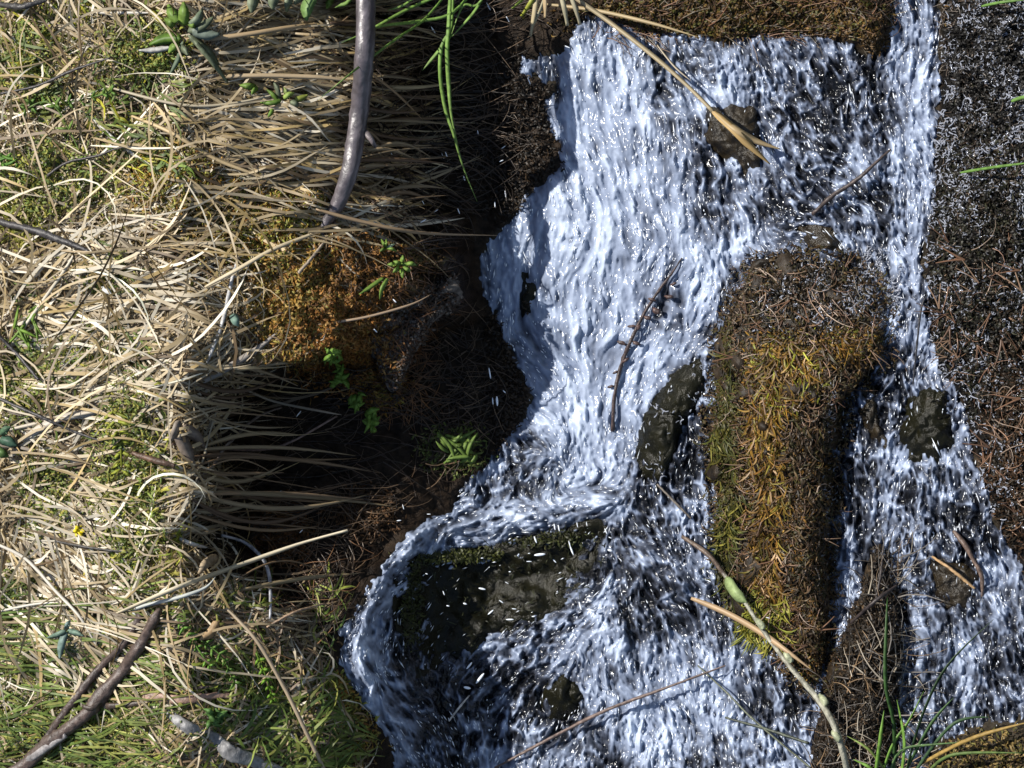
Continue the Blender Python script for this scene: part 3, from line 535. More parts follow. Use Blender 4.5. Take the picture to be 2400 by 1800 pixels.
drops = [(1015,70,8,24,1.0),(1145,15,8,26,1.1),(1190,45,5,20,1.1),(1240,190,6,22,1.2),(1330,110,6,18,.4),(920,365,6,22,1.1),(1038,365,7,20,1.2),(1046,362,5,18,1.2),(1180,345,5,14,-.6),(1175,377,5,14,-.4),(1088,418,8,16,1.3),(1185,455,9,22,1.4),(1160,480,6,18,1.5),(1020,495,6,20,-.5),(992,518,6,20,-.5),(1015,548,5,16,1),(992,475,4,14,1.1),(1075,495,5,18,1.2),(1120,310,4,12,1.4),
 (925,705,6,14,.8),(880,775,6,14,.8),(700,970,6,24,-.9),(1148,875,7,34,1.4),(1165,940,12,30,1.5),(1155,940,6,22,1.5),(1182,918,5,12,.8),(530,1227,5,14,.1),(706,1245,5,14,-.8),(935,1220,5,14,-.1),(945,1188,4,16,1.3),(1005,1205,4,12,0),(655,1155,5,16,-.9),
 (1300,1235,7,20,1.4),(1310,1238,7,20,1.4),(1353,1230,5,16,1.4),(1375,1228,4,14,1.4),(1255,1265,9,22,1.2),(1340,1290,9,30,1.2),(1335,1275,6,20,1.3),(1265,1300,14,34,-.1),(1240,1316,5,16,0),(1300,1315,6,14,.8),(1195,1340,6,7,0),(1130,1308,5,8,0),(1188,1366,4,12,.5),(1130,1380,10,22,.2),(1090,1415,9,12,.3),(1175,1410,6,16,.6),(1205,1427,5,14,.1),(1150,1435,8,22,-.7),(1195,1452,8,24,0),(1420,1245,7,18,1.2),(1430,1290,12,16,.3),(1415,1305,4,6,0),
 (1100,1560,10,26,-.9),(1125,1590,14,40,-.9),(1095,1612,14,22,.2),(1050,1420,6,10,.2),(1040,1390,5,14,1.2),(1000,1345,5,8,.3),(1250,1445,6,10,0),(1385,1430,10,26,.2),(1430,1260,5,10,.4),(1360,1420,9,26,1.3),(1490,970,8,18,1.2),(1478,1032,5,10,0),(1800,1448,4,12,.2)]
for k, (x, y, w, l, a) in enumerate(drops):
    o = bpy.data.objects.new('water_droplet', dm); COL.objects.link(o); c = float(Hs(x, y))+rnd.uniform(18, 70)
    o.matrix_world = local_obj_matrix(x, y, c, a, l*.42, w*.25, w*.25)
    if k < 26: tag(o, 'white splash drop flying in front of the shaded bank', 'droplet', 'splash drops in the air')
    else: tag(o, 'bright splash drop over or beside the black boulder', 'droplet', 'splash drops over the boulder')
    if 19 <= k < 32: o['label'] = 'tiny splash drop by the dark hollow under the brow'; o['group'] = 'splash drops by the hollow'

# ------------------------------------------------------------ sticks, stems, blades (things one can point to)
def spline(pts, n):
    pts = np.array(pts, float); m = len(pts)
    if m == 2: return np.array([pts[0]*(1-t)+pts[1]*t for t in np.linspace(0, 1, n)])
    out = []
    for t in np.linspace(0, m-1, n):
        i = min(int(t), m-2); u = t-i; p0 = pts[max(i-1, 0)]; p1 = pts[i]; p2 = pts[i+1]; p3 = pts[min(i+2, m-1)]
        out.append(.5*((2*p1)+(-p0+p2)*u+(2*p0-5*p1+4*p2-p3)*u*u+(-p0+3*p1-3*p2+p3)*u**3))
    return np.array(out)
def path3(pts, n):          # pts: (x, y, lift above surface, radius)
    a = spline([(p[0], p[1]) for p in pts], n); lr = spline([(p[2], p[3]) for p in pts], n)
    cs = spline([(float(Hs(p[0], p[1]))+p[2], 0) for p in pts], n)[:, 0]
    return np.column_stack([a, cs]), np.maximum(lr[:, 1], .6)
def tube_mesh(pts, n=24, ns=9, rough=.08, colf=None, flat=1., seed=0):
    Pc, r = path3(pts, n); T = np.gradient(Pc, axis=0); T /= np.linalg.norm(T, axis=1)[:, None]+1e-9
    S = np.cross(T, [0, 0, 1.]); S /= np.linalg.norm(S, axis=1)[:, None]+1e-9; Q = np.cross(S, T); rs = np.random.RandomState(seed+5)
    V = []; C = []
    for k in range(n):
        for j in range(ns):
            a = 2*math.pi*j/ns; rr = r[k]*(1+rough*rs.randn()); V.append(Pc[k]+S[k]*math.cos(a)*rr+Q[k]*math.sin(a)*rr*flat); C.append(colf if not callable(colf) else colf(k/(n-1)))
    V.append(Pc[0]); V.append(Pc[-1]); C += [C[0], C[-1]]; V = np.array(V)
    F = [(k*ns+j, k*ns+(j+1) % ns, (k+1)*ns+(j+1) % ns, (k+1)*ns+j) for k in range(n-1) for j in range(ns)]
    b = n*ns; F += [(b, (j+1) % ns, j, b) for j in range(0)]
    F = [(f[0], f[1], f[2], f[3]) for f in F]
    # end caps as quads fans (pairs)
    for j in range(0, ns-1, 2): F.append((b, (j+2) % ns, j+1, j)); F.append((b+1, (n-1)*ns+j, (n-1)*ns+j+1, (n-1)*ns+(j+2) % ns))
    C = np.array(C)*(1+.12*rs.randn(len(C), 1)); return W(V[:, 0], V[:, 1], V[:, 2]), np.array(F), np.clip(C, .003, 1)
def stick(name, pts, c, label, cat, m=None, parent=None, **k):
    V, F, C = tube_mesh(pts, colf=c, **k); o = obj(name, V, F, m or M_WOOD, parent=parent, origin=None if parent else V[0], col=C)
    if parent is None: tag(o, label, cat)
    elif label: o['label'] = label
    return o
def blade_obj(name, pts, width, c, label=None, cat=None, parent=None, m=None, fold=.35, n=18, tip=.08, group=None, c2=None, base=.5):
    Pc, r = path3([(p[0], p[1], p[2], 1) for p in pts], n); T = np.gradient(Pc, axis=0); T /= np.linalg.norm(T, axis=1)[:, None]+1e-9
    a = rnd.uniform(-.5, .5); S = np.cross(T, [math.sin(a), 0, math.cos(a)]); S /= np.linalg.norm(S, axis=1)[:, None]+1e-9; Q = np.cross(S, T)
    t = np.linspace(0, 1, n); w = width*.5*np.minimum(base+(1-base)*t/.15, 1)*np.clip((1-t)/.4, tip, 1)**.8
    th = max(.3, width*.03)
    rows = []
    for k in range(n):
        rows += [Pc[k]-S[k]*w[k]+Q[k]*w[k]*fold, Pc[k]+Q[k]*th, Pc[k]+S[k]*w[k]+Q[k]*w[k]*fold, Pc[k]-Q[k]*th]
    V = np.array(rows); F = []
    for k in range(n-1):
        for j in range(4): F.append((k*4+j, k*4+(j+1) % 4, k*4+4+(j+1) % 4, k*4+4+j))
    F.append((3, 2, 1, 0)); F.append(tuple((n-1)*4+j for j in range(4)))
    c = np.array(c); C = np.repeat(np.array([c if c2 is None else c*(1-tt)+np.array(c2)*tt for tt in t]), 4, 0)*(1+.06*R.randn(n*4, 1))
    Vw = W(V[:, 0], V[:, 1], V[:, 2]); o = obj(name, Vw, np.array(F), m or M_BLADE, parent=parent, origin=None if parent else Vw[0], col=np.clip(C, .003, 1))
    if parent is None: tag(o, label, cat, group)
    return o
BARK = (.055,.038,.028)
# top branch
b = empty('fallen_branch', 'thick smooth grey branch hanging down from the picture top over the bank', 'branch', W(790, 500, float(Hs(790, 500))))
M_LIMB = col_mat('smooth_limb', .42, .8, 0, 45, .9, .45)
stick('main_limb', [(842,-160,190,25),(856,-20,170,23),(855,120,150,23),(842,260,125,22),(824,380,95,21),(796,470,55,18),(765,520,22,12),(752,553,6,5)], (.085,.072,.078), None, None, m=M_LIMB, parent=b, n=60, ns=18, rough=.035)
stick('splinter', [(770,505,26,5),(785,522,20,4),(800,545,12,2)], (.12,.07,.05), None, None, parent=b, n=6)
stick('branch_stub', [(842,300,150,10),(865,320,160,8),(880,345,160,4)], (.12,.10,.10), None, None, parent=b, n=6)
# forked dark sticks bottom left
b = empty('dead_stick', 'long dark crooked stick with a side twig in the lower left grass', 'stick', W(40, 1800, float(Hs(40, 1800))))
stick('main_limb', [(-40,1850,25,14),(60,1792,38,16),(110,1745,42,18),(150,1715,42,14),(205,1672,42,15),(232,1638,44,19),(290,1570,42,14),(318,1530,44,15),(340,1492,44,12),(362,1450,46,12),(376,1428,46,6)], (.075,.052,.042), None, None, parent=b, n=50, ns=12, rough=.1)
stick('side_twig', [(250,1655,40,8),(330,1648,32,6),(410,1620,28,5),(490,1610,30,3)], BARK, None, None, parent=b, n=16)
stick('stub', [(240,1640,46,9),(215,1660,52,7),(195,1655,52,5)], BARK, None, None, parent=b, n=7)
stick('bark_patch', [(64,1784,50,10),(105,1755,54,9),(155,1722,50,7)], (.20,.185,.18), 'pale peeled patch', None, parent=b, n=12, flat=.6)
stick('dead_stick', [(60,1800,30,6),(120,1715,36,9),(190,1620,40,10),(240,1560,42,10),(290,1510,40,9),(330,1440,38,9)], (.06,.04,.032), 'thinner dark stick running parallel to the crooked one, on its upper side', 'stick', n=36, rough=.1)
stick('driftwood', [(352,1652,10,4),(400,1676,22,10),(440,1705,26,15),(500,1728,26,13),(540,1765,28,19),(600,1785,28,15),(690,1830,26,18)], (.20,.195,.19), 'weathered grey flat piece of wood at the bottom edge of the bank', 'driftwood', n=44, ns=14, rough=.05, flat=.42)
stick('bark_strip', [(300,1625,20,12),(420,1640,26,11),(520,1630,24,7),(600,1645,20,3)], (.24,.15,.11), 'curled brown bark strip lying above the grey driftwood', 'bark', n=22, flat=.35)
# pale reeds
b = empty('dry_reed', 'long pale split reed leaning across the dark hollow', 'reed', W(270, 1440, float(Hs(270, 1440))))
blade_obj('stem', [(268,1440,40),(420,1375,70),(560,1325,95),(700,1275,160),(815,1243,210)], 11, (.62,.54,.38), parent=b, n=24, tip=.5)
blade_obj('split_leaf', [(318,1445,40),(322,1425,44),(420,1400,62),(480,1378,82),(505,1352,88)], 9, (.50,.52,.48), parent=b, n=18)
stick('dry_reed', [(530,1425,40,3),(600,1500,60,4.5),(660,1600,70,5),(710,1700,60,5),(765,1815,40,5)], (.42,.33,.22), 'tan hollow stalk slanting down to the bottom edge', 'reed', m=M_BLADE, n=30, rough=.04)
stick('dry_reed', [(-20,1270,40,4),(60,1310,50,4),(130,1385,55,4),(190,1450,50,3.5),(238,1535,30,3)], (.62,.57,.48), 'bright curved stalk at the left edge arching down', 'reed', m=M_BLADE, n=26)
STK = [([(305,270,20),(400,310,30),(500,370,36),(600,410,30),(700,448,14)],9,(.58,.44,.24),'long golden blade pointing at the small grey stone'),
 ([(205,265,16),(260,320,26),(310,360,24),(370,395,10)],9,(.72,.68,.60),'white bent blade right of the green tuft, high on the bank'),
 ([(610,20,30),(520,110,40),(400,140,20)],6,(.34,.27,.18),'thin brown blade crossing the dusty green leaves'),
 ([(345,95,30),(520,88,40),(700,62,50),(840,50,60)],12,(.44,.32,.18),'broad tan blade running under the thick branch, uppermost'),
 ([(360,195,20),(560,178,36),(760,182,60),(830,196,66)],11,(.46,.35,.21),'straight tan blade meeting the branch a quarter way down'),
 ([(240,200,30),(420,245,36),(560,240,30),(760,190,40)],7,(.50,.43,.30),'pale bowed blade above the golden blade'),
 ([(480,673,40),(560,630,50),(640,585,44),(740,545,20),(770,520,14)],10,(.60,.50,.33),'curved blade rising to the broken tip of the branch'),
 ([(445,905,16),(520,870,30),(600,820,24),(655,775,10)],16,(.27,.24,.21),'wide grey dead blade at the upper corner of the hollow'),
 ([(10,1010,30),(120,985,40),(250,960,30),(380,945,20)],9,(.55,.48,.37),'long pale blade pointing into the hollow from the left edge'),
 ([(55,1030,34),(130,985,44),(220,965,36),(250,962,20)],18,(.55,.50,.42),'broad flattened pale leaf blade at the left'),
 ([(25,810,30),(90,720,44),(160,620,44),(190,560,20)],8,(.60,.54,.42),'slanting white stem at the left edge'),
 ([(0,1340,20),(100,1310,30),(190,1290,20)],7,(.62,.56,.45),'short pale blade near the yellow flower'),
 ([(-10,1435,30),(90,1415,40),(180,1412,24)],6,(.68,.64,.54),'straight whitish blade below the bright curved stalk'),
 ([(270,680,20),(330,740,30),(370,850,30),(395,980,20)],5,(.50,.42,.30),'thin arching stem coming down beside the yellow green moss'),
 ([(285,850,20),(340,880,30),(405,905,20)],9,(.68,.62,.52),'pale forked blade just left of the hollow'),
 ([(225,30,24),(300,30,30),(360,30,20)],7,(.70,.66,.58),'short white blade beneath the yellow moss patch'),
 ([(560,905,60),(640,940,110),(760,965,160),(800,972,170)],6,(.30,.25,.18),'hanging blade in the upper part of the hollow'),
 ([(740,490,20),(850,520,60),(980,545,90),(1165,552,60)],9,(.34,.24,.14),'long brown blade from the branch tip to the water edge'),
 ([(870,172,60),(930,220,80),(990,280,80)],6,(.36,.24,.13),'angled brown blade just behind the branch'),
 ([(745,760,20),(850,745,50),(960,715,70),(1010,690,60)],6,(.36,.26,.17),'thin curved stalk over the orange moss'),
 ([(420,1262,24),(450,1275,34),(490,1285,20)],10,(.75,.72,.66),'short bright white blade at the brow of the hollow')]
for pts, w, c, lab in STK: blade_obj('dead_grass_stalk', pts, w, c, lab, 'grass blade', group='single dry blades on the bank')
# folded straw blade over the water
b = empty('straw_blade', 'long straw blade folded over in the water by the dark square stone', 'grass blade', W(1400, 40, float(Hs(1400, 40))))
blade_obj('stem', [(1310,-30,60),(1410,38,60),(1530,130,70),(1610,200,70),(1672,262,60)], 11, (.36,.29,.17), parent=b, tip=.8)
blade_obj('leaf', [(1665,252,60),(1720,300,66),(1770,330,60),(1830,350,34)], 17, (.46,.34,.18), parent=b)
blade_obj('leaf', [(1672,262,60),(1715,300,66),(1755,340,64),(1805,385,50)], 20, (.50,.34,.14), parent=b)
blade_obj('fibre', [(1540,105,60),(1580,155,64),(1620,190,60)], 5, (.5,.42,.3), parent=b)
blade_obj('dead_grass_stalk', [(1280,10,40),(1400,25,50),(1530,55,50),(1640,88,40)], 9, (.42,.32,.17), 'tan blade lying along the upper shore above the white water', 'grass blade')
# green grass tuft hanging from the top
b = empty('green_grass_tuft', 'fresh green long leaved grass tuft hanging from the picture top', 'grass tuft', W(1060, -40, float(Hs(1060, -40))))
GG = (.16,.30,.05); G2 = (.24,.36,.10)
for pts, w in [([(1062,-60,160),(1058,60,180),(1035,110,180),(1032,180,170),(1045,260,150),(1062,310,140),(1085,390,100),(1118,472,60)],9),([(1058,-60,170),(1052,60,190),(1048,120,190),(1052,200,180),(1058,270,160),(1072,335,130)],10),
  ([(1080,-60,150),(1000,40,180),(930,90,190),(850,150,200),(800,190,190),(745,235,150)],6),([(1130,-50,150),(1060,30,180),(980,50,190),(900,60,190),(850,75,180)],8),([(1100,-40,150),(960,20,180),(860,75,190),(800,100,180)],8),
  ([(1140,-20,150),(1110,30,170),(1060,85,180)],7),([(1060,80,186),(1020,130,180),(990,165,170)],8),([(1010,-40,150),(950,10,160),(905,25,160)],6),([(1170,-60,150),(1120,10,170),(1085,15,170),(1055,90,180)],6),([(860,-60,120),(820,0,130),(800,12,130),(785,18,120)],10)]:
    blade_obj('leaf', pts, w, GG, parent=b, m=M_GREEN, c2=G2, n=22)
b = empty('dry_grass_tuft', 'clipped tan and yellow green blades dipping in beside the white water', 'grass tuft', W(1260, -30, float(Hs(1260, -30))))
for x0, y0, x1, y1, w, c in [(1260,-30,1243,85,12,(.48,.40,.24)),(1275,-20,1278,42,11,(.5,.38,.22)),(1310,-30,1330,60,12,(.42,.38,.25)),(1330,-30,1360,58,11,(.4,.36,.24)),(1258,-20,1222,38,11,(.34,.36,.05)),(1240,-20,1200,20,9,(.25,.34,.06)),(1285,-30,1250,60,8,(.44,.4,.26))]:
    blade_obj('blade', [(x0,y0,80),((x0+x1)/2+2,(y0+y1)/2,80),(x1,y1,60)], w, c, parent=b, tip=.6, n=10)
# lower right grass tuft
b = empty('green_grass_tuft', 'dark green grass tuft at the bottom right over the water', 'grass tuft', W(2080, 1830, float(Hs(2080, 1830))))
for pts, w, c in [([(2050,1830,60),(2062,1740,80),(2072,1665,80)],9,GG),([(2095,1830,60),(2095,1700,90),(2075,1600,100),(2078,1450,100),(2080,1400,90)],9,(.05,.11,.03)),([(2060,1840,60),(2090,1750,80),(2130,1690,80),(2165,1620,60)],7,GG),([(2110,1830,60),(2120,1740,80),(2102,1640,80)],8,GG),
  ([(2120,1820,60),(2160,1680,100),(2220,1560,110),(2330,1450,90)],7,(.05,.09,.04)),([(2110,1830,60),(2180,1700,80),(2235,1635,80)],8,(.09,.17,.06)),([(2090,1830,60),(2040,1760,70),(1985,1725,60)],7,(.2,.27,.07)),([(2080,1840,50),(2040,1800,60),(2000,1780,50)],8,GG),
  ([(2130,1830,60),(2230,1700,90),(2320,1680,80)],8,(.05,.1,.04)),([(2160,1830,60),(2230,1770,70),(2400,1765,60)],8,(.12,.18,.05)),([(2160,1790,60),(2280,1730,80),(2420,1690,80)],10,(.36,.24,.07)),([(2080,1830,60),(2110,1760,80),(2190,1745,80),(2260,1740,60)],6,(.1,.18,.06))]:
    blade_obj('leaf', pts, w, c, parent=b, m=M_GREEN, n=16)
for pts, w, lab in [([(2250,405,50),(2330,392,70),(2440,378,80)],7,'single green blade entering from the right edge, lower one'),([(2300,15,50),(2350,5,60),(2440,-5,60)],7,'single green blade in the top right corner'),([(2370,238,50),(2400,228,60),(2450,225,60)],9,'short yellow green blade tip at the right edge')]:
    blade_obj('green_grass_stalk', pts, w, (.14,.26,.06), lab, 'grass blade', m=M_GREEN)
# twigs over the water
b = empty('catkin_twig', 'dark knobbly twig with tiny catkins lying over the white water', 'twig', W(1430, 1000, float(Hs(1430, 1000))))
tw = [(1436,1010,4,5),(1440,930,12,4),(1455,860,16,4.5),(1478,800,18,4.5),(1510,735,18,4),(1545,680,16,3.5),(1575,640,14,2.5),(1598,605,14,1.5)]
stick('stem', tw, (.045,.028,.025), None, None, parent=b, n=40, rough=.15)
for x, y, dx, dy, r in [(1440,905,-12,2,6),(1456,850,14,-8,6),(1468,808,-16,-6,8),(1482,800,14,6,7),(1492,765,-16,0,6),(1510,742,12,4,8),(1530,722,14,10,12),(1538,705,-14,-4,7),(1558,694,16,2,8),(1572,668,10,-4,6),(1450,870,-10,4,5),(1500,760,-4,10,8)]:
    l = 16; stick('catkin', [(x,y,l,2),(x+dx*.5,y+dy*.5,l+4,r*.62),(x+dx,y+dy,l+4,r*.55),(x+dx*1.3,y+dy*1.3,l,1.5)], (.06,.035,.03), None, None, parent=b, n=8, ns=7, rough=.15)
b = empty('budding_stem', 'long grey green stem with swollen leaf nodes crossing the mossy rock foot', 'stem', W(1995, 1800, float(Hs(1995, 1800))))
stick('stem', [(1600,1258,20,5),(1660,1300,40,6),(1700,1350,44,5),(1745,1410,50,5),(1790,1480,54,5.5),(1850,1560,60,6),(1910,1630,64,7),(1950,1690,60,7.5),(1975,1760,50,8),(1992,1840,30,8)], lambda t: (.10,.07,.05) if t < .22 else (.27,.26,.20), None, None, parent=b, n=54, rough=.07)
blade_obj('leaf', [(1702,1352,50),(1722,1385,58),(1738,1402,56),(1750,1412,52)], 26, (.30,.38,.16), parent=b, m=M_GREEN, base=.2)
for x, y in [(1782,1462),(1848,1540),(1930,1640),(1960,1725)]:
    stick('node', [(x-8,y-10,58,5),(x,y,62,9),(x+8,y+12,60,6)], (.30,.32,.20), None, None, parent=b, n=7, rough=.1)
blade_obj('dead_grass_stalk', [(1620,1402,30),(1700,1435,46),(1780,1480,54),(1850,1530,58),(1905,1572,40)], 14, (.46,.32,.18), 'orange tan blade lying beside the budding stem', 'grass blade')
TW = [([(1905,502,20,5),(1950,460,34,5.5),(2010,420,40,5),(2060,375,30,3.5),(2088,350,12,2.5)],(.05,.035,.03),'short dark twig slanting over the right hand channel'),
 ([(1540,1135,20,2.5),(1590,1185,26,3),(1620,1215,14,2.5)],(.12,.10,.08),'thin twig in the gap beside the black boulder'),
 ([(1160,1800,14,3),(1300,1725,30,4),(1420,1665,40,4),(1540,1620,44,3.5),(1700,1560,30,2)],(.13,.09,.075),'thin brown twig leaning over the lower foaming pool'),
 ([(1700,1682,14,2.4),(1800,1710,30,3.4),(1895,1742,30,3.4)],(.05,.06,.04),'dark green stalk lying near the pool edge'),
 ([(1635,1560,10,1.5),(1700,1620,26,2.2),(1770,1690,30,2.4),(1900,1800,20,2.4)],(.10,.11,.07),'hair thin olive stalk crossing the lower pool'),
 ([(1995,1460,16,4),(2050,1410,40,5),(2102,1372,30,3)],(.03,.022,.02),'black twig standing up from the debris mound'),
 ([(2052,1410,20,3),(2064,1350,30,3),(2070,1280,20,2)],(.03,.022,.02),'thin black upright twig on the debris mound'),
 ([(2185,1305,20,3),(2230,1335,30,4),(2285,1380,14,3)],(.40,.25,.12),'orange straw lying across the flat brown stone'),
 ([(2235,1245,14,4),(2262,1278,20,7),(2280,1310,20,5),(2300,1350,20,6),(2302,1400,8,3)],(.12,.08,.06),'rough brown bark piece in the side channel'),
 ([(2140,900,20,2),(2150,800,30,2.6),(2160,720,30,2.4),(2175,690,16,1.6)],(.03,.03,.035),'thin black stem rising from the blocky stone'),
 ([(1052,1690,14,2),(1075,1660,30,2.4),(1100,1630,20,1.6)],(.45,.42,.38),'thin pale stalk below the black boulder'),
 ([(0,220,20,3),(90,200,30,3.4),(170,165,34,3.2),(260,135,24,2)],(.03,.025,.025),'dark fine twig across the grass, uppermost at the left'),
 ([(110,412,20,3.4),(160,380,30,3.4),(230,365,30,3),(290,345,20,2),(400,352,14,1.4)],(.035,.028,.026),'dark fine twig right of the wide pale blade'),
 ([(0,520,20,8),(80,540,28,9),(150,565,26,8),(210,590,16,4)],(.04,.036,.036),'blackish lumpy twig at the left edge'),
 ([(-10,780,16,4),(40,830,26,4.5),(90,890,20,4)],(.035,.03,.03),'dark bent twig low at the left edge'),
 ([(-10,930,26,4),(90,975,34,4),(170,1010,30,3),(240,1035,16,2)],(.045,.04,.038),'dark twig slanting over the broad pale leaf blade'),
 ([(130,1268,20,2.4),(200,1282,30,3),(300,1295,16,2)],(.04,.035,.03),'dark hair twig under the yellow flower'),
 ([(0,10,30,7),(50,15,36,8),(110,0,34,4)],(.03,.028,.028),'black twig in the top left corner'),
 ([(400,1040,30,3),(520,1052,60,3.4),(650,1048,100,3),(790,975,120,2.4)],(.14,.09,.07),'bow shaped brown rootlet hanging in the hollow'),
 ([(450,1135,20,3),(500,1090,60,3.4),(535,1040,80,4),(600,980,90,3),(660,955,80,2)],(.13,.10,.08),'zigzag root reaching across the hollow'),
 ([(520,1255,50,3.4),(570,1270,60,4),(612,1305,60,4),(630,1345,56,4.5),(634,1400,50,4),(633,1450,36,3)],(.34,.34,.36),'curved grey rootlet behind the pale split reed'),
 ([(625,1470,24,2.6),(690,1435,50,3),(760,1415,60,2)],(.28,.19,.12),'light brown rootlet forking below the reed'),
 ([(310,1062,22,5),(360,1078,30,8),(410,1092,18,5)],(.09,.05,.03),'short brown woody stub under the yellow green moss'),
 ([(480,860,20,4.5),(520,760,20,4.5),(545,650,20,4.5),(560,600,14,3)],(.42,.41,.40),'pale grey upright stem above the hollow'),
 ([(700,640,30,4),(735,600,26,4),(765,560,14,3)],(.30,.24,.18),'short stalk under the broken branch tip')]
for k, (pts, c, lab) in enumerate(TW):
    if pts[0][0] < 480 and c[0] < .1: pts = [(p_[0], p_[1], p_[2]+26, p_[3]) for p_ in pts]
    stick('twig', pts, c, lab, 'twig', n=26, rough=.12, seed=k, ns=7)
# needle on the end of the tuft: hanging dead grass tufts, each blade its own part; wet brown, darkened further as painted shade
def hanging(cx, cy, spread, n, L0, L1, lab, cols=STRAW[:2]+DARKS*2, out=70, ys=.1, w=(3,11)):
    t = empty('hanging_grass_tuft', lab, 'grass tuft', W(cx, cy, float(Hs(cx, cy))), 'tufts of dead grass hanging over the brow')
    for k in range(n):
        y0 = cy+rnd.uniform(-spread, spread); x0 = cx+rnd.uniform(-30, 25); ln = rnd.uniform(L0, L1); dy = rnd.uniform(-ys, ys)*ln*1.8; cv = rnd.choice((rnd.uniform(-20, 20), rnd.uniform(-55, 55)))
        c0 = float(Hs(x0, y0))+rnd.uniform(6, 20); pts = []
        for q in range(6):
            u = q/5; x = x0+ln*u; y = y0+dy*u+cv*math.sin(u*3.1); want = c0-.62*ln*u+rnd.uniform(0, 14); s = float(Hs(x, y)); pts.append((x, y, max(want-s, 6)))
        blade_obj('blade', pts, rnd.uniform(*w), tuple(np.array(rnd.choice(cols))*rnd.uniform(.7, 1.1)), parent=t, n=12)
for a in [(780,60,60,12,90,300,'hanging tan grass bundle behind the top of the branch'),(780,180,50,12,100,330,'hanging brown grass bundle behind the branch, second from top'),(800,300,55,12,90,300,'brown grass bundle behind the middle of the branch'),
          (810,400,45,10,90,290,'brown grass bundle low behind the branch, next to its bend'),(450,880,25,6,150,330,'sparse dead grass hanging at the upper rim of the hollow'),(440,940,30,6,150,400,'curved dead grass hanging beside the grey withered leaf'),
          (440,1085,42,10,120,480,'dense dead grass bundle hanging at the middle of the hollow'),(445,1150,34,9,120,540,'straight dead grass bundle just below the middle of the hollow'),(445,1215,34,9,90,420,'brown dead grass bundle at the lower rim above the white blade'),
          (560,1400,40,8,120,330,'brown roots and grass hanging beneath the pale split reed'),(880,480,30,6,100,220,'few brown blades beside the branch tip')]: hanging(*a)

# ------------------------------------------------------------ leafy plants
def leaf(parent, bx, by, tx, ty, w, c, lift=30, c2=None, bend=0):
    mx, my = (bx+tx)/2+bend*(ty-by), (by+ty)/2-bend*(tx-bx)
    return blade_obj('leaf', [(bx,by,lift),(mx,my,lift+10),(tx,ty,lift+2)], w, c, parent=parent, m=M_GREEN, n=9, fold=.12, base=.15, tip=.18, c2=c2)
def plant(name, lab, cat, leaves, c, lift=30, c2=None, group=None):
    t = empty(name, lab, cat, W(leaves[0][0], leaves[0][1], float(Hs(leaves[0][0], leaves[0][1]))), group)
    for l in leaves:
        cc = np.array(l[5]) if len(l) > 5 else np.array(c); leaf(t, *l[:5], tuple(cc*rnd.uniform(.85, 1.15)), lift+rnd.uniform(0, 12), c2, rnd.uniform(-.12, .12))
    return t
DUST = (.17,.20,.12); BRT = (.17,.27,.05)
plant('leafy_rosette', 'dusty green rosette with long spoon shaped leaves near the top left', 'plant', [(440,80,525,185,20,DUST),(455,95,535,195,14,DUST),(430,95,395,180,12,(.14,.19,.12)),(425,90,350,105,26,(.12,.22,.03)),(440,75,500,40,22,DUST),(445,60,475,20,22,(.16,.2,.13)),(420,50,395,10,26,BRT),(430,60,430,5,26,BRT),(410,60,385,45,22,BRT),(450,70,515,80,26,(.2,.24,.19)),(420,100,395,125,18,BRT),(445,55,460,60,18,BRT),(400,110,325,118,14,(.62,.60,.55)),(415,105,440,130,16,DUST)], DUST)
plant('leafy_sprig', 'small sprig with pale round leaves on the hanging grass, left of the branch', 'plant', [(660,235,610,240,12),(665,232,690,218,13,(.25,.33,.08)),(690,235,722,222,14,(.28,.32,.07)),(680,238,700,250,14,DUST),(655,232,640,190,12,DUST),(650,235,625,210,11),(600,205,562,200,16,BRT),(605,205,590,222,12),(640,255,628,275,10),(670,225,665,205,11,(.3,.36,.12))], (.14,.24,.04))
plant('single_leaf_plant', 'bright oval leaves poking down from the picture top', 'plant', [(735,-10,718,48,32,(.20,.33,.10)),(720,-20,690,10,26,DUST),(650,-20,640,22,26,DUST),(680,-20,672,28,22,DUST),(600,-20,590,30,28,DUST),(780,-10,765,20,18,BRT)], DUST, 60)
plant('leafy_sprig', 'green star shaped sprig in the shade below the branch tip', 'plant', [(905,580,893,560,8),(905,582,925,572,8,(.3,.38,.25)),(905,582,890,590,8),(905,582,930,590,8),(903,580,905,560,7)], BRT)
plant('leafy_sprig', 'clump of small bright leaves below the star shaped sprig', 'plant', [(940+dx,620+dy,940+dx+ex,620+dy+ey,11) for dx,dy,ex,ey in [(0,0,20,-8),(0,0,-18,-8),(5,5,18,10),(-5,5,-14,14),(0,-4,4,-18),(-10,-4,-22,4),(12,0,24,2),(0,10,4,22),(-40,30,-58,40),(-30,32,-20,50)]], BRT)
for cx, cy, lab in [(780,835,'bright green round leaved clump at the upper lip of the hollow'),(795,880,'bright green round leaved clump on the orange roots, middle one'),(838,940,'bright green round leaved clump hanging over the hollow'),(868,985,'lowest bright green round leaved clump on the orange roots')]:
    plant('round_leaf_clump', lab, 'plant', [(cx+rnd.uniform(-14,14), cy+rnd.uniform(-20,20), cx+rnd.uniform(-26,26), cy+rnd.uniform(-32,32), rnd.uniform(8,14)) for _ in range(17)], (.18,.31,.05), 55)
plant('creeping_plant', 'yellowish green creeping plant just above the waterline', 'plant', [(1070+rnd.uniform(-40,50),1045+rnd.uniform(-30,40),1070+rnd.uniform(-50,60),1045+rnd.uniform(-40,50),10) for _ in range(22)], (.13,.20,.04), 40)
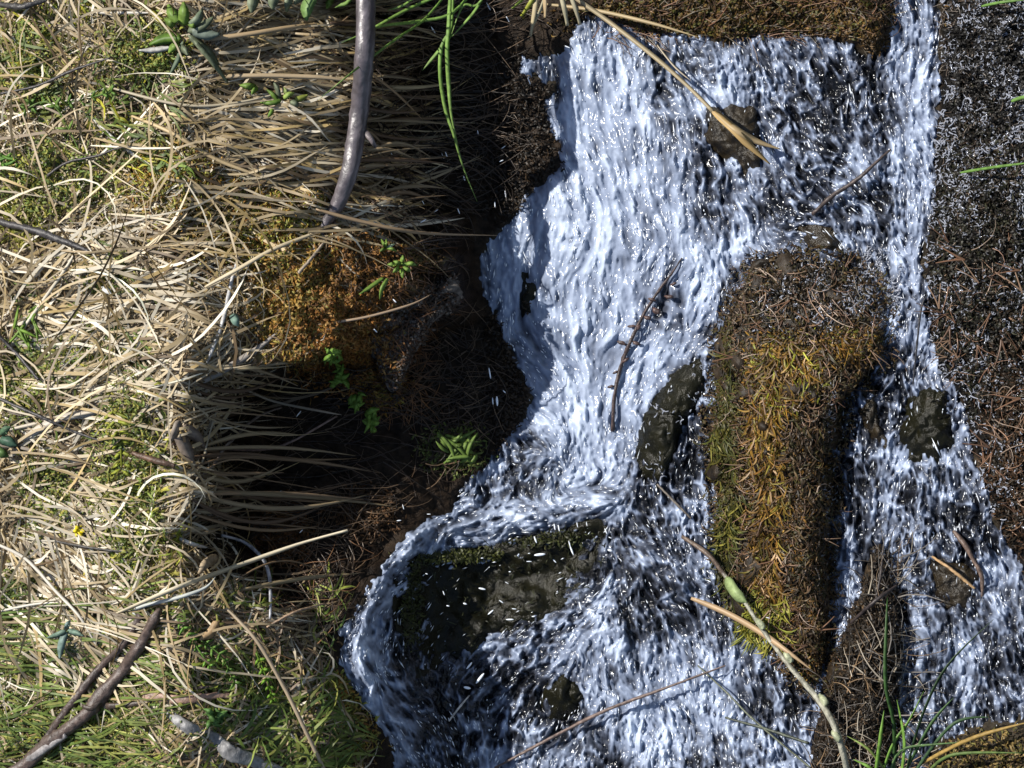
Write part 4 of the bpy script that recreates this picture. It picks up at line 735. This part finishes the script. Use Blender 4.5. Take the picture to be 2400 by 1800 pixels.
def frond(pts, n, ln, w, name, lab, c):
    t = empty(name, lab, 'plant', W(pts[0][0], pts[0][1], float(Hs(*pts[0])))); pp = spline(pts, n)
    stick('stem', [(p_[0], p_[1], 34, 2) for p_ in pts], tuple(np.array(c)*.7), None, None, m=M_GREEN, parent=t, n=12)
    for k in range(1, n):
        d = pp[k]-pp[k-1]; a = math.atan2(d[1], d[0])
        for s in (-1, 1):
            b_ = a+s*rnd.uniform(.8, 1.2); l = ln*rnd.uniform(.7, 1.1)*(1-.35*k/n); leaf(t, pp[k][0], pp[k][1], pp[k][0]+math.cos(b_)*l, pp[k][1]+math.sin(b_)*l, w*.6, tuple(np.array(c)*rnd.uniform(.8, 1.2)), 34)
frond([(415,1450),(450,1500),(490,1560)], 9, 24, 10, 'ferny_plant', 'feathery bright green plant below the forked sticks', (.16,.32,.05))
frond([(470,1500),(520,1540),(550,1600)], 8, 24, 11, 'ferny_plant', 'second feathery green plant, further right than the first', (.15,.28,.05))
frond([(600,1530),(625,1590),(640,1640)], 7, 22, 13, 'ferny_plant', 'third feathery plant touching the tan hollow stalk', (.16,.30,.03))
frond([(260,950),(280,1020),(285,1100)], 8, 42, 14, 'ferny_plant', 'yellow green branching moss plant on the crest left of the hollow', (.30,.33,.04))
frond([(220,430),(130,250),(60,255)], 7, 34, 12, 'yarrow_leaf', 'soft green feathery leaf left of the golden blade', (.16,.26,.05))
frond([(50,245),(160,240),(260,215)], 9, 26, 12, 'yarrow_leaf', 'long green feathery leaf high on the left bank', (.14,.25,.05))
plant('leafy_sprig', 'little round leaves beside the grey driftwood', 'plant', [(505+rnd.uniform(-20,20),1685+rnd.uniform(-14,14),505+rnd.uniform(-34,34),1685+rnd.uniform(-26,26),13) for _ in range(12)], (.10,.20,.05), 30)
plant('leafy_sprig', 'green tuft of leaves on the left edge above the lumpy twig', 'plant', [(20+rnd.uniform(-20,20),380+rnd.uniform(-16,16),20+rnd.uniform(-40,40),380+rnd.uniform(-24,24),8) for _ in range(10)], (.10,.22,.03), 30)
plant('leafy_sprig', 'bright green leaves among the dead grass below the long white stem', 'plant', [(60+rnd.uniform(-30,30),770+rnd.uniform(-40,40),60+rnd.uniform(-50,50),770+rnd.uniform(-60,60),8) for _ in range(14)], (.17,.28,.04), 30)
plant('leafy_sprig', 'blue green leaf pair at the left edge', 'plant', [(0,1030,40,1045,24,(.07,.14,.09)),(0,1020,25,1000,18,(.08,.15,.08)),(-10,1050,20,1070,22,(.10,.18,.05))], DUST, 40)
plant('leafy_sprig', 'bluish star shaped leaf beside the short green grass', 'plant', [(155,1480,140,1545,18,(.20,.28,.24)),(155,1478,110,1495,14,(.16,.24,.18)),(158,1478,195,1490,14,(.16,.24,.18)),(155,1475,165,1455,14,(.2,.28,.25))], DUST, 40)
plant('fallen_leaf', 'single small blue green leaf on the orange moss', 'leaf', [(545,735,560,765,20,(.25,.38,.30))], DUST, 30)
plant('withered_leaf', 'grey brown crumpled leaf on the brow of the hollow', 'leaf', [(415,1010,455,1090,34,(.26,.21,.17)),(425,1000,478,1050,28,(.24,.19,.15)),(420,985,400,1040,22,(.3,.25,.2))], DUST, 26)
plant('withered_leaf', 'tan folded leaf beside the feathery plant', 'leaf', [(510,1455,468,1500,22,(.5,.34,.18))], DUST, 40)
plant('withered_leaf', 'tan broken leaf in front of the dark soil by the reed', 'leaf', [(512,1305,465,1345,22,(.40,.31,.2)),(500,1300,480,1330,16,(.34,.26,.17))], DUST, 30)
t = empty('yellow_flower', 'tiny yellow flower head among the dead grass at the left', 'flower', W(185, 1245, float(Hs(185, 1245))))
for k in range(6):
    a = k*1.05; blade_obj('petal', [(185,1245,44),(185+8*math.cos(a),1245+9*math.sin(a),46),(185+13*math.cos(a),1245+15*math.sin(a),44)], 11, (.75,.62,.02), parent=t, m=M_GREEN, n=6, base=.4, tip=.4)
stick('stalk', [(185,1245,42,1.6),(200,1262,24,1.6),(215,1280,8,1.6)], (.1,.12,.03), None, None, parent=t, n=6)
plant('white_petal', 'fallen white petal on the dry grass', 'petal', [(238,672,262,690,14,(.8,.8,.76))], DUST, 40)
# rusty pine needle pairs: one kind, copied
nx = np.linspace(0, 1, 6); parts = []
Vn = []; Fn = []
for s in (-1, 1):
    o0 = len(Vn)
    for k, t in enumerate(nx):
        r = .035*(1-.6*t); cx_, cy_ = t, s*.22*t**1.3
        for j in range(4): a = j*math.pi/2; Vn.append((cx_, cy_+r*math.cos(a), r*math.sin(a)+.1*math.sin(t*3)))
    for k in range(5):
        for j in range(4): Fn.append((o0+k*4+j, o0+k*4+(j+1) % 4, o0+k*4+4+(j+1) % 4, o0+k*4+4+j))
nms = []
for c in [(.19,.10,.055),(.25,.16,.10),(.11,.06,.035)]:
    nms.append(mesh_np('pine_needles', Vn, Fn, M_NEEDLE, col=np.array([c]*len(Vn))))
def needles(n, box, keep, lab, grp, ln):
    done = 0
    while done < n:
        x, y = rnd.uniform(box[0], box[1]), rnd.uniform(box[2], box[3])
        if not keep(x, y): continue
        o = bpy.data.objects.new('pine_needles', rnd.choice(nms)); COL.objects.link(o); l = rnd.uniform(*ln)
        o.matrix_world = local_obj_matrix(x, y, float(Hs(x, y))+rnd.uniform(6, 14), rnd.uniform(0, 6.3), l, l*rnd.choice((-1, 1))*rnd.uniform(.5, 1.5), l*.7); tag(o, lab, 'pine needles', grp); done += 1
S1 = lambda p_, d: (lambda x, y: float(sdf(p_, np.array([x]), np.array([y]))[0]) > d)
needles(76, (2180,2420,560,1330), lambda x, y: float(sdf(WATER, np.array([x]), np.array([y]))[0]) < -8, 'rusty pine needle pair lying on the dark right hand shore', 'pine needles on the right hand shore', (30, 62))
needles(80, (1670,2080,620,1600), S1(MOSSY, 14), 'rusty pine needle pair lying on the long mossy rock', 'pine needles on the mossy rock', (26, 56))
